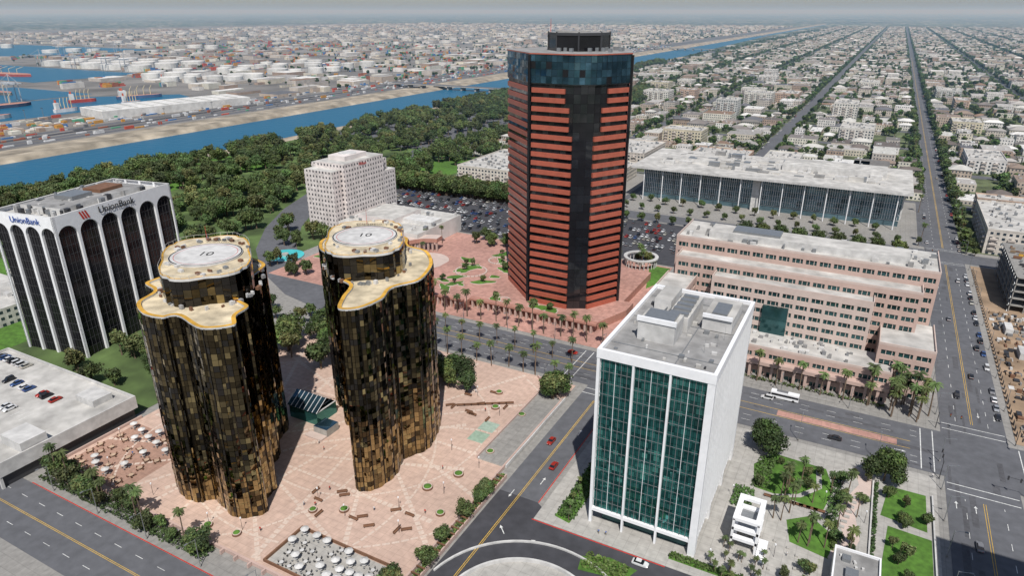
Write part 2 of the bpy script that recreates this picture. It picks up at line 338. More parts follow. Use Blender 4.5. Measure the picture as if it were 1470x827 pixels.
# ---------------------------------------------------------------- red granite tower
g_=group('red_granite_office_tower')
P=[(-118,277.5),(-109.5,282),(-100,299),(-109,324),(-118,336),(-140,340),(-158,328),(-162,300),(-139,278)]
b=B(blackgl); core=inset(P,.9); b.prism(core,0,120,blackgl,roofg)
panels(b,inset(P,.8),4,108,26,3,[blackgl,darkgl],[1,1],.012)
panels(b,inset(P,.1),108,120,4,2.6,[crowngl,crowngl2,blackgl],[6,5,1],.03); b.prism(inset(P,.2),107.6,119.9,darkgl,roofg)
for q in (8,2):
    p=inset(P,-.2)[q]; b.box(p[0]-.5,p[0]+.5,p[1]-.5,p[1]+.5,0,119.5,blackgl)
b.obj('glass',g_)
b=B(granite)
nst=26; hs=4.0
for k in range(nst):
    z0=4+hs*k; z1=z0+2.05
    cR,cL=(7,4) if k>=nst-2 else (4,1.9) if k>=nst-5 else (.2,.2)
    pl=[Vector(q) for q in P[1:]+[P[0]]]
    for i in range(len(pl)-1):
        a,c=pl[i].copy(),pl[i+1].copy(); d=(c-a).normalized(); n=Vector((d.y,-d.x))
        a=a+d*(cR if i==0 else .95); c=c-d*(cL if i==len(pl)-2 else .95)
        q=[a+n*.15,c+n*.15,c-n*.95,a-n*.95]
        b.prism([(x.x,x.y) for x in q],z0,z1,granite,bottom=True)
b.prism(P,0,3.9,granite)
b.prism(inset(P,-.25),119.9,120.4,granite,roofg,bottom=True)
b.obj('granite_bands',g_)
b=B(); cx,cy=-129,308
o=[(cx+14*math.cos(2*math.pi*(k+.5)/8),cy+14*math.sin(2*math.pi*(k+.5)/8)) for k in range(8)]
b.prism(o,120.4,127,blackgl,roofg); o2=inset(o,-.4); b.prism(o2,127,128.2,metal_d,roofg,bottom=True); b.cyl(cx-3,cy,128.2,128.5,8,concrete,n=24)
for k in range(8): p=o[k]; b.box(p[0]-.3,p[0]+.3,p[1]-.3,p[1]+.3,120.4,128.5,metal_d)
for k in range(18): x=cx+R.uniform(-20,20);y=cy+R.uniform(-18,18); b.box(x,x+1.5,y,y+1.5,120.4,122,metal_g)
b.tube((cx-12,cy-5,128),(cx-12,cy-5,134),.15,.08,redp)
b.obj('penthouse',g_)
g_=group('red_podium_arcade')
b=B(); pg=M('podium_granite',(.38,.19,.145),.6,nz=.12,ns=.4)
b.prism([(-205,262),(-166,262),(-166,268),(-100,268),(-92,290),(-92,300),(-97,300),(-97,345),(-170,350),(-205,330)],.1,4.0,pg,redpav)
for i in range(14):
    x=-202+i*2.6; b.box(x,x+.8,260.5,261.9,.1,4.6,pinkst)
b.box(-203,-166,260.2,262.3,4.61,5.6,pg)
for i in range(22):
    x=-164+i*3; b.box(x,x+.9,265.5,267.9,.1,4.2,pinkst)
b.box(-165,-98,265.2,268.3,4.21,5.2,pg)
for i in range(20):
    a=math.radians(100+i*9); x=-224+17*math.cos(a);y=312+17*math.sin(a); b.box(x-.5,x+.5,y-.5,y+.5,.1,6,pinkst)
for i in range(20):
    a=math.radians(98+i*9);a2=a+math.radians(9.01)
    q=[(-224+r_*math.cos(t),312+r_*math.sin(t)) for r_,t in ((24,a),(24,a2),(16,a2),(16,a))]; b.prism(q,6,8.5,pg,pinkst2,bottom=True)
b.cyl(-224,312,.14,.2,14,pinkst2,n=32); b.cyl(-224,312,.2,1.2,4,pg,n=24,top=pool)
for x,y,r0 in ((-185,300,9),(-180,322,6),(-150,273,3.5)):
    for i in range(24):
        a=i*.2618; b.prism([(x+r*math.cos(t),y+r*math.sin(t)) for r,t in ((r0,a),(r0,a+.2),(r0-.9,a+.2),(r0-.9,a))],4,4.6,pinkst2)
b.obj('walls',g_)
b=B(); bedpts=[]
for k in range(34):
    x=R.uniform(-198,-168);y=R.uniform(270,335)
    if k>18: x=R.uniform(-200,-120); y=R.choice([R.uniform(343,348),R.uniform(271,274)])
    if k>25: x=R.uniform(-285,-250); y=R.uniform(262,350)
    bedpts.append((x,y))
    a0=R.uniform(0,6); w=R.uniform(2.5,6); th=R.uniform(0,3); o=[]
    for t in [2*math.pi*i/16 for i in range(16)]:
        u,v_=w*math.cos(t)*(1+.35*math.sin(2*t+a0)),w*.45*math.sin(t)*(1+.3*math.cos(3*t)); o.append((x+u*math.cos(th)-v_*math.sin(th),y+u*math.sin(th)+v_*math.cos(th)))
    z=4.0 if k<=25 else .13
    b.prism(inset(o,-.45),z,z+.3+k*.004,pinkst2); b.prism(o,z,z+.5+k*.004,grass)
b.obj('planted_beds',g_)
g_=group('round_garden_pavilion'); b=B()
for i in range(24):
    a=2*math.pi*i/24; b.cyl(-109+9*math.cos(a),364+9*math.sin(a),.1,5,.3,offwh,n=6)
    a2=a+2*math.pi/24; b.prism([(-109+r_*math.cos(t),364+r_*math.sin(t)) for r_,t in ((10,a),(10,a2),(8,a2),(8,a))],5,5.8,offwh,bottom=True)
b.cyl(-109,364,.1,.5,6,redpav,n=24); b.cyl(-109,364,.5,3,2,offwh,n=16); b.obj('colonnade',g_)
b=B(); b.cyl(-303,279,.1,.6,11,conc_lt,n=32,top=pool); b.cyl(-303,279,.6,1.8,2,conc_lt,n=16); b.obj('fountain_pool')
# ---------------------------------------------------------------- gold towers
def goldtower(P,dc,ax,hl,hw,seed,rotT):
    g_=group('gold_mirror_glass_office_tower')
    C0=catmull(P,6); C=inset(C0,lambda i:.9-.5*math.sin(math.pi*(i%3)/3)); b=B(); b.prism(inset(C,.4),0,60.6,gold[3],cream)
    panels(b,C,0,18,10,1.1,gold,[48,34,14,4],.03,.04,seed=seed); panels(b,C,18,61,24,1.1,gold,[13,32,36,19],.026,.05,seed=seed+1); b.obj('mirror_glass_wall',g_)  # low panels mostly gold, upper ones darker: reflections put into the panel colours
    b=B()
    for i,p in enumerate(C):
        if i%3==0:
            c0=inset(C,-.12)[i]; b.box(c0[0]-.11,c0[0]+.11,c0[1]-.11,c0[1]+.11,0,60.9,gold[3])
    b.obj('mullion',g_)
    b=B(); Cr=inset(C0,.65); i0=inset(C0,1.75); co=Cr; bs=inset(C0,2.2)
    for i in range(len(C)):
        j=(i+1)%len(C); b.face([(*co[i],61.35),(*co[j],61.35),(*i0[j],61.35),(*i0[i],61.35)],yel)
        b.face([(*co[i],60.8),(*co[j],60.8),(*co[j],61.35),(*co[i],61.35)],offwh); b.face([(*i0[j],60.7),(*i0[i],60.7),(*i0[i],61.35),(*i0[j],61.35)],offwh)
    b.sheet(inset(C0,1.5),60.75,cream)
    for k in range(50):
        a=R.uniform(0,6.28); x=dc[0]+ax[0]*hl*1.18*math.cos(a)-ax[1]*hw*1.15*math.sin(a); y=dc[1]+ax[1]*hl*1.18*math.cos(a)+ax[0]*hw*1.15*math.sin(a); b.box(x,x+R.uniform(.3,1.2),y,y+R.uniform(.3,1.2),60.7,61.3+R.uniform(0,.7),R.choice([metal_g,offwh,brown,roofg]))
    b.obj('roof_deck',g_)
    D=[]
    for k in range(40):
        a=2*math.pi*k/40; c,s_=math.cos(a),math.sin(a); e=.62; wv=1-.04*(k%5==0); u=hl*wv*math.copysign(abs(c)**e,c); w=hw*wv*math.copysign(abs(s_)**e,s_); D.append((dc[0]+ax[0]*u-ax[1]*w,dc[1]+ax[1]*u+ax[0]*w))
    b=B(); b.prism(inset(D,.3),60.8,68.6,gold[3],cream); panels(b,D,60.8,68.4,3,1.8,gold,[1,1,4,9],.02,.04,seed=seed+5)
    i1=inset(D,.5)
    for i in range(40):
        j=(i+1)%40; b.face([(*D[i],69.2),(*D[j],69.2),(*i1[j],69.2),(*i1[i],69.2)],yel); b.face([(*D[i],68.4),(*D[j],68.4),(*D[j],69.2),(*D[i],69.2)],offwh); b.face([(*i1[j],69),(*i1[i],69),(*i1[i],69.2),(*i1[j],69.2)],offwh)
    b.sheet(inset(D,.45),69.05,cream)
    b.cyl(dc[0],dc[1],69.1,69.6,10.4,offwh,n=64)
    def ring(r0,r1,z,m):
        for i in range(64):
            a=2*math.pi*i/64;a2=2*math.pi*(i+1)/64; b.face([(dc[0]+r*math.cos(t),dc[1]+r*math.sin(t),z) for r,t in ((r1,a),(r1,a2),(r0,a2),(r0,a))],m)
    ring(9.9,10.3,69.61,blackp); ring(8.9,9.05,69.612,redp)
    for k in range(34):
        a=R.uniform(0,6.28);rr=R.uniform(.75,.93); x=dc[0]+ax[0]*hl*rr*math.cos(a)-ax[1]*hw*rr*math.sin(a); y=dc[1]+ax[1]*hl*rr*math.cos(a)+ax[0]*hw*rr*math.sin(a)
        if math.hypot(x-dc[0],y-dc[1])>11.2: b.box(x,x+R.uniform(.4,1.6),y,y+R.uniform(.4,1.6),69,69.8,R.choice([offwh,metal_g,brown]))
    for k in range(0,40): b.tube((*D[k],69.2),(*D[k],70.2),.04,.04,offwh,4); b.tube((*D[k],70.2),(*D[(k+1)%40],70.2),.04,.04,offwh,4)
    b.tube((dc[0]+ax[0]*hl*.8,dc[1]+ax[1]*hl*.8,69),(dc[0]+ax[0]*hl*.8,dc[1]+ax[1]*hl*.8,74),.08,.04,redp)
    b.obj('helipad_drum',g_)
    text('10',4.6,(dc[0],dc[1],69.64),(0,0,rotT),blackp,g_,'helipad_number',.01)
    t=Vector((-math.sin(rotT),math.cos(rotT)))*(hl*.66); text('EMERGENCY',1.9,(dc[0]+t.x,dc[1]+t.y,69.66),(0,0,rotT),blackp,g_,'helipad_lettering',.01)
G1=[(-175.6,107.3),(-167,103),(-159.6,103.6),(-157,106.4),(-145,104),(-138.5,110),(-143,115),(-145,121),(-152.5,124),(-156,133),(-162,138),(-166,147),(-174,150),(-184,150),(-191,142),(-196,134),(-194,128),(-188,126),(-187,118),(-179,115)]
G1=[(x-.3,y-1.8) for x,y in G1]
G2=[(-122,129),(-116.5,132),(-115,141),(-117.5,149),(-114,157),(-116,166),(-120,174),(-128,182),(-137,184),(-143,191),(-154,190),(-163,184),(-169,175),(-163,166),(-153,161),(-150,156),(-143.7,154),(-138,147),(-131,144),(-127,136)]
G2=[(x-.8,y-.6) for x,y in G2]
goldtower(G1,(-171.5,127.5),(-.76,.65),19.5,12.6,3,math.radians(28)); goldtower(G2,(-141.5,164.5),(-.6,.8),18.5,12.4,11,math.radians(28))
g_=group('glass_entrance_pavilion'); b=B()
b.box(-171,-158,150,160,.1,5,teal[1],top=teal[2])
for i in range(7): x=-171.2+i*2.2; b.box(x,x+.2,149.8,160.2,5.01,5.4,white)
b.face([(-171.5,149.5,5.4),(-157.5,149.5,5.4),(-157.5,155,9),(-171.5,155,9)],crowngl); b.face([(-171.5,160.5,5.4),(-171.5,155,9),(-157.5,155,9),(-157.5,160.5,5.4)],crowngl)
for i in range(8): x=-171.5+i*2; b.tube((x,149.4,5.5),(x,155,9.1),.09,.09,white,4)
b.box(-156,-150,146,152,.1,3.0,conc_lt,top=crowngl); b.box(-157.4,-150,143,145.9,.1,.8,pinkst2)
b.obj('glazing',g_)
# ---------------------------------------------------------------- bank building
g_=group('white_arched_bank_tower',(-280,143,0),math.radians(9.8)); h=62
b=B(); b.box(-33,-1,1,60,0,h-2,blackgl,top=roofw)
for k in range(1,16):
    z=k*3.75; b.box(-33.08,-.92,.92,60.08,z,z+.3,metal_d)
b.obj('dark_glazing',g_)
b=B()
def archface(p0,d,n,Ln,nb,h):
    p0=Vector(p0);d=Vector(d);n=Vector(n); w=Ln/nb; pw=1.1; r_=(w-pw)/2; zc=h-4.8-r_
    for i in range(nb+1):
        s0=i*w-pw/2; s1=i*w+pw/2
        if i==0: s0=0
        if i==nb: s1=Ln
        a=p0+d*s0;c=p0+d*s1; q=[a,c,c-n*1.0,a-n*1.0]
        b.prism([(x.x,x.y) for x in q],0,h,white)
    for i in range(nb):
        s0=i*w+pw/2; K=14; pts=[(s0+r_-r_*math.cos(math.pi*k/K),zc+r_*math.sin(math.pi*k/K)) for k in range(K+1)]
        for k in range(K):
            (u0,z0),(u1,z1)=pts[k],pts[k+1]; A=p0+d*u0;C_=p0+d*u1
            b.face([(A.x,A.y,z0),(C_.x,C_.y,z1),(C_.x,C_.y,h),(A.x,A.y,h)],white)
            A2=A-n;C2=C_-n; b.face([(A.x,A.y,z0),(A2.x,A2.y,z0),(C2.x,C2.y,z1),(C_.x,C_.y,z1)],white)
        for t in (.2,.4,.6,.8):
            u=s0+2*r_*t; A=p0+d*u-n*.75; e=d*.07; b.prism([((A-e).x,(A-e).y),((A+e).x,(A+e).y),((A+e-n*.2).x,(A+e-n*.2).y),((A-e-n*.2).x,(A-e-n*.2).y)],0,zc+r_*.6,metal_d)
archface((0,0),(0,1),(1,0),61,6,h); archface((-34,0),(1,0),(0,-1),34,4,h); archface((-34,61),(0,-1),(-1,0),61,6,h); archface((0,61),(-1,0),(0,1),34,4,h)
for q in ((-34,0,0,1.003),(-34,0,59.997,61),(-34,-33,1.003,59.997),(-1,0,1.003,59.997)): b.box(*q,h-.01,h+.01,offwh)
b.box(-28,-6,9,52,h-2,h+.8,offwh,top=roofg); b.box(-22,-12,20,30,h+.8,h+2.6,metal_g); b.box(-22,-12,34,46,h+.8,h+2.3,brown)
for k in range(70): x=R.uniform(-31,-3);y=R.uniform(3,57); b.box(x,x+R.uniform(.4,2.2),y,y+R.uniform(.4,2.2),h-2,h-.2+R.uniform(0,1.8),R.choice([metal_g,offwh,roofg,metal_d]))
b.obj('arched_facade',g_)
text('UnionBank',4.2,(.3,30,h-2.5),(math.pi/2,0,math.pi/2),blackp,g_,'bank_sign'); b=B()
for i in range(3): b.face([(.12,13+i*1.3,h-4.2),(.12,14+i*1.3,h-4.2),(.12,13.4+i*1.3-1,h-.8),(.12,12.6+i*1.3-1,h-.8)],redp)
b.obj('sign_emblem',g_); text('UnionBank',3.6,(-15,-.3,h-2.5),(math.pi/2,0,0),M('sign_blue',(.03,.08,.3),.5),g_,'bank_sign_side')
# ---------------------------------------------------------------- white hotel
g_=group('white_hotel',(1,1,0)); b=B(); wc=(.60,.545,.52)
b.box(-327,-303,324,379,0,42,winhot,wc,top=roofw); b.box(-324,-300,332,372,0,46,winhot,wc,top=roofw,tc=wc); b.box(-330,-306,334,369,0,44.5,winhot,wc,top=roofw); b.box(-320,-306,340,362,46,49,colw,wc)
b.box(-322,-300.5,372,385,0,34,winhot,wc,top=roofw); b.box(-299.9,-238,322,372,0,11,colw,(.55,.52,.49),top=roofw); b.box(-290,-262,330,360,11,15,colw,wc,top=roofw); b.box(-262,-240,340,352,11,13.5,offwh)
for k in range(40): x=R.uniform(-298,-240);y=R.uniform(324,370); b.box(x,x+R.uniform(1,3),y,y+R.uniform(1,3),11,12+R.uniform(.2,1.5),R.choice([metal_g,offwh]))
b.cyl(-313,351,49,49.4,6,offwh,n=24); b.obj('walls',g_)
text('Hilton',3,(-299.8,350,43.5),(math.pi/2,0,math.pi/2),redp,g_,'hotel_sign')
# ---------------------------------------------------------------- white / teal tower
g_=group('white_green_glass_office_tower'); x0,x1,y0,y1,h=-54.5,-24,149.6,200.5,55
Q=[(x0+.9,y0+.9),(x1-.9,y0+.9),(x1-.9,y1-.9),(x0+.9,y1-.9)]
b=B(); b.prism(inset(Q,.2),4.5,54.5,teal[2],roofg)
for i in range(4):
    panels(b,[Q[i],Q[(i+1)%4]],5.5,54,28,1.6,teal,[6,2,3],.026,.06,closed=False,seed=20+i)
b.box(x0+3,x1-3,y0+3,y1-3,0,4.5,tealwin); b.obj('green_glass',g_)
b=B()
for x,w in ((x0,.8),(x0+9.6,.55),(x0+19.2,.55),(x1-1.9,1.9)):
    for y in (y0,y1-1): b.box(x,x+w,y,y+1,0,h,white)
for y in [y0+1.003+i*2.01 for i in range(25)]:
    b.box(x1-1,x1,y,y+.72,4.8,h-1,white); b.box(x0,x0+1,y,y+.5,4.8,h-1,white)
for y in (y0+1.01,y0+17,y0+34,y1-2.2): b.box(x1-1,x1-.002,y,y+1.2,0,4.7,white)
for i in range(1,18):
    x=x0+i*1.6+.1
    for y in (y0+.6,y1-.85): b.box(x,x+.1,y,y+.25,5,h-1,white if i%3==0 else metal_g)
for k in range(1,15):
    z=4.5+k*3.46; b.box(x0+.86,x1-.86,y0+.78,y1-.78,z,z+.12,metal_g)
b.box(x0+.1,x1-.1,y0+.1,y1-.1,4.3,5.3,white)
for q in ((x0-.1,x1+.1,y0-.1,y0+.9),(x0-.1,x1+.1,y1-.9,y1+.1),(x0-.1,x0+.9,y0+.9,y1-.9),(x1-.9,x1+.1,y0+.9,y1-.9)): b.box(*q,h-1.5,h+1.1,white)
b.obj('white_frame',g_)
b=B(); b.rect(x0+.8,x1-.8,y0+.8,y1-.8,h+.05,roofg)
for q in ((-48,-38,162,171,5.5),(-43,-37,172,190,4),(-34,-26,176,191,4),(-50,-45,184,196,3.2)): b.box(*q[:4],h+.05,h+.05+q[4],offwh,top=roofw)
b.box(-48.3,-37.7,161.7,162.4,h+5.6,h+6.9,white); b.box(-47,-39,163,170,h+5.56,h+6.3,metal_g); b.box(-34,-26,175.4,176,h+4.1,h+5.2,white); b.box(-32,-28,178,186,h+4.06,h+4.9,metal_g)
for i in range(5): b.box(-42.5+i*.1,-37.5-i*.1,173+i*3.3,174.6+i*3.3,h+4.06,h+4.9,metal_g)
for i in range(4): b.tube((-46+i*1.2,171,h+2),(-46+i*1.2,184,h+1.2),.2,.2,metal_g,6)
for y in (157,176,193): b.box(x0+1,x1-1,y,y+.2,h+.06,h+.22,metal_g)
b.box(-35,-34.8,y0+1,y1-1,h+.055,h+.2,metal_g)
for k in range(44): x=R.uniform(-52,-27);y=R.uniform(152.5,198); b.box(x,x+R.uniform(.3,1.4),y,y+R.uniform(.3,1.4),h+.05,h+R.uniform(.4,1.2),R.choice([offwh,metal_g,roofw,metal_d]))
for k in range(8): x=-28+R.uniform(-2,2); b.tube((x,197-k*5,h),(x,197-k*5,h+4),.05,.03,metal_g,4)
b.obj('roof_plant',g_)
# ---------------------------------------------------------------- pink office building
g_=group('pink_stone_office_building'); b=B(); gl=B()
def blk(x0,x1,y0,y1,z0,h,fl,bay=5.6,st=pinkst,wf=.5):
    gl.box(x0+.5,x1-.5,y0+.5,y1-.5,z0,h-.5,tealwin,top=roofw)
    n=round((h-z0)/fl); f=(h-z0)/n
    for k in range(n):
        z=z0+k*f; b.prism([(x0,y0),(x1,y0),(x1,y1),(x0,y1)],z+f*wf,z+f,st,roofw if k==n-1 else None,bottom=True)
    for q in ((x0,x1,y0,y0+.35),(x0,x0+.35,y0+.35,y1),(x1-.35,x1,y0+.35,y1)): b.box(*q,h+.005,h+.9,pinkst2)
    nb=max(1,round((x1-x0)/bay))
    for i in range(nb+1):
        x=x0+(x1-x0-1.2)*i/nb+.01
        b.box(x,x+1.2,y0+.02,y0+.42,z0,h-.02,st)
        b.box(x,x+1.2,y1-.5,y1-.02,z0,h-.02,st)
        if i<nb:
            for t in (1,2): xm=x+(x1-x0)/nb*t/3+.6; b.box(xm,xm+.25,y0+.2,y0+.45,z0,h-.02,pinkst2)
    nb=max(1,round((y1-y0)/bay))
    for i in range(nb+1):
        y=y0+(y1-y0-1.2)*i/nb+.01
        b.box(x0+.02,x0+.45,y,y+1.2,z0,h-.02,st); b.box(x1-.45,x1-.02,y,y+1.2,z0,h-.02,st)
blk(-73,31,297,326,0,42,4.2); blk(-70,26,287,297.02,0,36,4.0); blk(-52,10,279,287.02,0,32,4.0,st=pinkst2); blk(-73,20,262,279.02,0,12,4); blk(-73,-60,262,287.03,0,28,4); blk(14,33,270,297.03,0,20,4)
b.box(-30,-20,277.5,279.0,12,24,tealwin)
for i in range(22):
    x=-72+i*4.2; b.box(x,x+1,259.5,260.5,.1,6,pinkst)
b.box(-73,20,259,262,6,7.4,pinkst)
b.box(-60,20,303,316,42,45,offwh,top=roofw); b.box(-50,-30,305,314,45,46,metal_g)
for k in range(90): x=R.uniform(-70,28);y=R.uniform(299,323); b.box(x,x+R.uniform(.6,2.6),y,y+R.uniform(.6,2),42,43+R.uniform(0,1),R.choice([offwh,metal_g,roofg]))
for k in range(40): x=R.uniform(-55,8);y=R.uniform(264,276); b.box(x,x+R.uniform(.6,2),y,y+R.uniform(.6,2),12,12.5+R.uniform(.3,1),R.choice([offwh,metal_g,roofg]))
b.obj('stone_facade',g_); gl.obj('glazing',g_)
# ---------------------------------------------------------------- courthouse
g_=group('glass_courthouse'); b=B()
b.box(-158,22,520,575,0,24.5,courtgl)
for k in range(1,7): b.box(-158.2,22.2,519.8,575.2,k*3.9,k*3.9+.3,offwh)
x=-158
i=0
while x<22:
    b.box(x,x+.22,518.9,519.8,5,24.6,white if i%8 else offwh); x+=1.5; i+=1
y=520
while y<575: b.box(22.2,23,y,y+.3,5,24.6,offwh); y+=2.4
b.box(-75,-70,516,520.5,0,24.5,offwh)
b.prism([(-165,507),(27,507),(27,590),(-165,590)],24.62,26.2,offwh,roofw,bottom=True)
for i in range(13): x=-155+i*14.5; b.cyl(x,510,0,24.6,.35,white,n=8)
for k in range(110):
    x=R.uniform(-150,8);y=R.uniform(526,582); b.box(x,x+R.uniform(1,10),y,y+R.uniform(1,6),26.2,26.2+R.uniform(.6,3.5),R.choice([offwh,roofg,roofw,metal_g]))
b.box(-60,10,545,570,26.2,31,offwh,top=roofw); b.box(-150,-110,540,560,26.2,29,offwh,top=roofw); b.obj('courthouse_body',g_)
# ---------------------------------------------------------------- parking structure
g_=group('parking_garage'); b=B()
b.box(-300,-219,78,124,4.2,8,offwh,top=roofw); b.box(-299,-220,79,123,0,4.1,metal_d)
for q in ((-300,-219,78,78.4),(-300,-219,123.6,124),(-300,-299.6,78.4,123.6),(-219.4,-219,78.4,123.6)): b.box(*q,8.01,9,offwh)
for i in range(9): x=-300+i*10; b.box(x,x+.8,77.9,78.7,0,8,offwh)
b.box(-231,-220,86,94,8,11.5,offwh); b.box(-236,-226,113,120,8,10.5,offwh)
for yy in (90,101,112):
    x=-295
    while x<-240: b.rect(x,x+.15,yy-5,yy+0,8.02,mk_w); x+=2.7
b.obj('deck',g_)
b=B(colw)
for q in ((-420,-345,120,170,9),(-405,-350,178,200,7),(-520,-440,110,160,8)):
    b.box(*q[:4],0,q[4],winb,(.5,.48,.45),top=roofw)
    for k in range(14): x=R.uniform(q[0]+2,q[1]-5);y=R.uniform(q[2]+2,q[3]-5); b.box(x,x+R.uniform(1,4),y,y+R.uniform(1,4),q[4],q[4]+R.uniform(.8,2),offwh)
b.obj('low_rise_building')
g_=group('white_stair_tower',(1.5,-2,0)); b=B()
for x in (-18,-11.6):
    for y in (160,170.6): b.box(x,x+.6,y,y+.6,.1,10,white)
for z in (3.2,6.4,9.6):
    for q in ((-18,-11,160,161.5),(-18,-11,169.7,171.2),(-18,-16.8,161.5,169.7),(-12.2,-11,161.5,169.7)): b.prism([(q[0]-.05,q[2]),(q[1]+.05,q[2]),(q[1]+.05,q[3]),(q[0]-.05,q[3])],z,z+.9,white,bottom=True)
for i in range(14): b.box(-16.5,-12.3,161.6+i*.55,162.1+i*.55,.1,.3+i*.22,conc_lt)
for i in range(10): b.box(-10.9,-8.5,158+i*.6,158.55+i*.6,.1,.3+i*.3,white)
b.box(-16.7,-12.3,161.6,169.6,6.5,6.7,metal_g)
b.obj('frame',g_)
g_=group('small_flat_roof_building'); b=B(); b.box(9,20,150,166,0,5,offwh,top=roofg)
for q in ((9,20,150,150.4),(9,20,165.6,166),(9,9.4,150.4,165.6),(19.6,20,150.4,165.6)): b.box(*q,5.01,5.7,white)
b.box(12,15,155,158,5,6.3,metal_g); b.box(11,13,161,163,5,6,metal_g)
for k in range(10): x=R.uniform(10,18);y=R.uniform(151,164); b.box(x,x+.6,y,y+.6,5,5.6,offwh)
b.obj('walls',g_)
b=B(winb); b.box(66,96,100,134,0,92,winb,(.4,.4,.42),top=roofg); b.obj('office_tower')
g_=group('building_under_construction'); b=B()
for k in range(5): b.prism([(71,385),(112,385),(112,446),(71,446)],3.6*k+3.2,3.6*k+3.6,concrete,bottom=True)
for x in range(71,112,6):
    for y in range(385,446,9): b.box(x,x+.5,y,y+.5,0,18,concrete)
b.box(80,100,392,440,0,18.3,dirt)
for k in range(90): x=R.uniform(72,105);y=R.uniform(386,440); b.box(x,x+R.uniform(1,4),y,y+.4,18.31,18.5+R.uniform(.2,1.8),R.choice([brown,dirt,metal_g,yel,metal_d]))
for k in range(5):
    for i in range(12): b.tube((70.6,385+i*5,3.6*k),(70.6,388+i*5,3.6*k+3.4),.08,.08,metal_g,4)
b.obj('frame',g_)
b=B()
for k in range(240): x=R.uniform(62,76);y=R.uniform(256,380); b.box(x,x+R.uniform(.3,2.2),y,y+R.uniform(.5,3),.13,R.uniform(.3,1.6),R.choice([brown,offwh,dirt,metal_g,metal_d,metal_d,concrete]))
for k in range(4): x,y=66+R.uniform(0,8),275+k*26; b.box(x,x+3,y,y+9,.13,3,offwh)
b.obj('building_materials')
b=B()
for i in range(95): b.tube((60.6,256+i*2,.1),(60.6,256+i*2,2),.03,.03,metal_g,4); b.box(60.58,60.62,256+i*2,257.9+i*2,.2,1.9,metal_d) if i%2 else None
b.obj('site_fence')
def apartment(x0,x1,y0,y1,h,c,name='apartment_building'):
    b=B(); b.box(x0,x1,y0,y1,0,h,winb,c,top=roofw,tc=(.6,.58,.55))
    n=int((y1-y0)/9)
    for i in range(n):
        y=y0+2+i*9
        for k in range(1,int(h/3.1)): b.prism([(x0-1.3,y),(x0,y),(x0,y+4),(x0-1.3,y+4)],k*3.1,k*3.1+1.0,colw,c=(.45,.4,.36),bottom=True)
    n=int((x1-x0)/9)
    for i in range(n):
        x=x0+2+i*9
        for k in range(1,int(h/3.1)): b.prism([(x,y0-1.2),(x+4,y0-1.2),(x+4,y0),(x,y0)],k*3.1,k*3.1+1.0,colw,c=(.45,.4,.36),bottom=True)
    for q in ((x0-.1,x1+.1,y0-.1,y0+.3),(x0-.1,x1+.1,y1-.3,y1+.1),(x0-.1,x0+.3,y0+.3,y1-.3),(x1-.3,x1+.1,y0+.3,y1-.3)): b.box(*q,h+.01,h+.9,colw,c)
    for k in range(int((x1-x0)*(y1-y0)/50)): x=R.uniform(x0+1,x1-3);y=R.uniform(y0+1,y1-3); b.box(x,x+R.uniform(.6,2.6),y,y+R.uniform(.6,2.5),h,h+R.uniform(.6,2.0),R.choice([offwh,metal_g,roofg]))
    b.obj(name)
AP=[(68,112,482,560,15,(.5,.46,.41)),(70,104,575,592,13,(.42,.31,.24)),(118,160,482,590,16,(.55,.53,.5)),(-150,-100,612,668,16,(.42,.28,.2)),(-90,-60,620,700,12,(.55,.53,.48)),(-240,-190,620,690,13,(.5,.45,.4))]
for a in AP: apartment(*a)
apartment(-320,-185,500,585,12,(.52,.48,.42),'civic_library')
taken=[(68,165,480,600),(-170,36,476,600)]+[(a[0]-5,a[1]+5,a[2]-5,a[3]+5) for a in AP]
def bad(x0,x1,y0,y1): return any(x0<t[1] and x1>t[0] and y0<t[3] and y1>t[2] for t in taken)
for k in range(30):
    kx=R.choice([-3,-3,-2,-2,-1,-1,0,1]); w=R.uniform(18,45); d=R.uniform(20,60); xa=CX(kx)+10; x=R.uniform(xa,xa+126-w); by=604+125*R.randint(0,7)
    if kx>=0: by=480+125*R.randint(1,8)
    y=R.uniform(by+1,by+109-min(d,100)); d=min(d,100)
    if bad(x-2,x+w+2,y-2,y+d+2): continue
    c=R.choice([(.55,.53,.49),(.45,.38,.31),(.57,.55,.53),(.42,.3,.23),(.46,.46,.44),(.5,.45,.34)])
    apartment(x,x+w,y,y+d,R.choice([9.5,12.5,12.5,15.6,19,24]),c); taken.append((x-1,x+w+1,y-1,y+d+1))
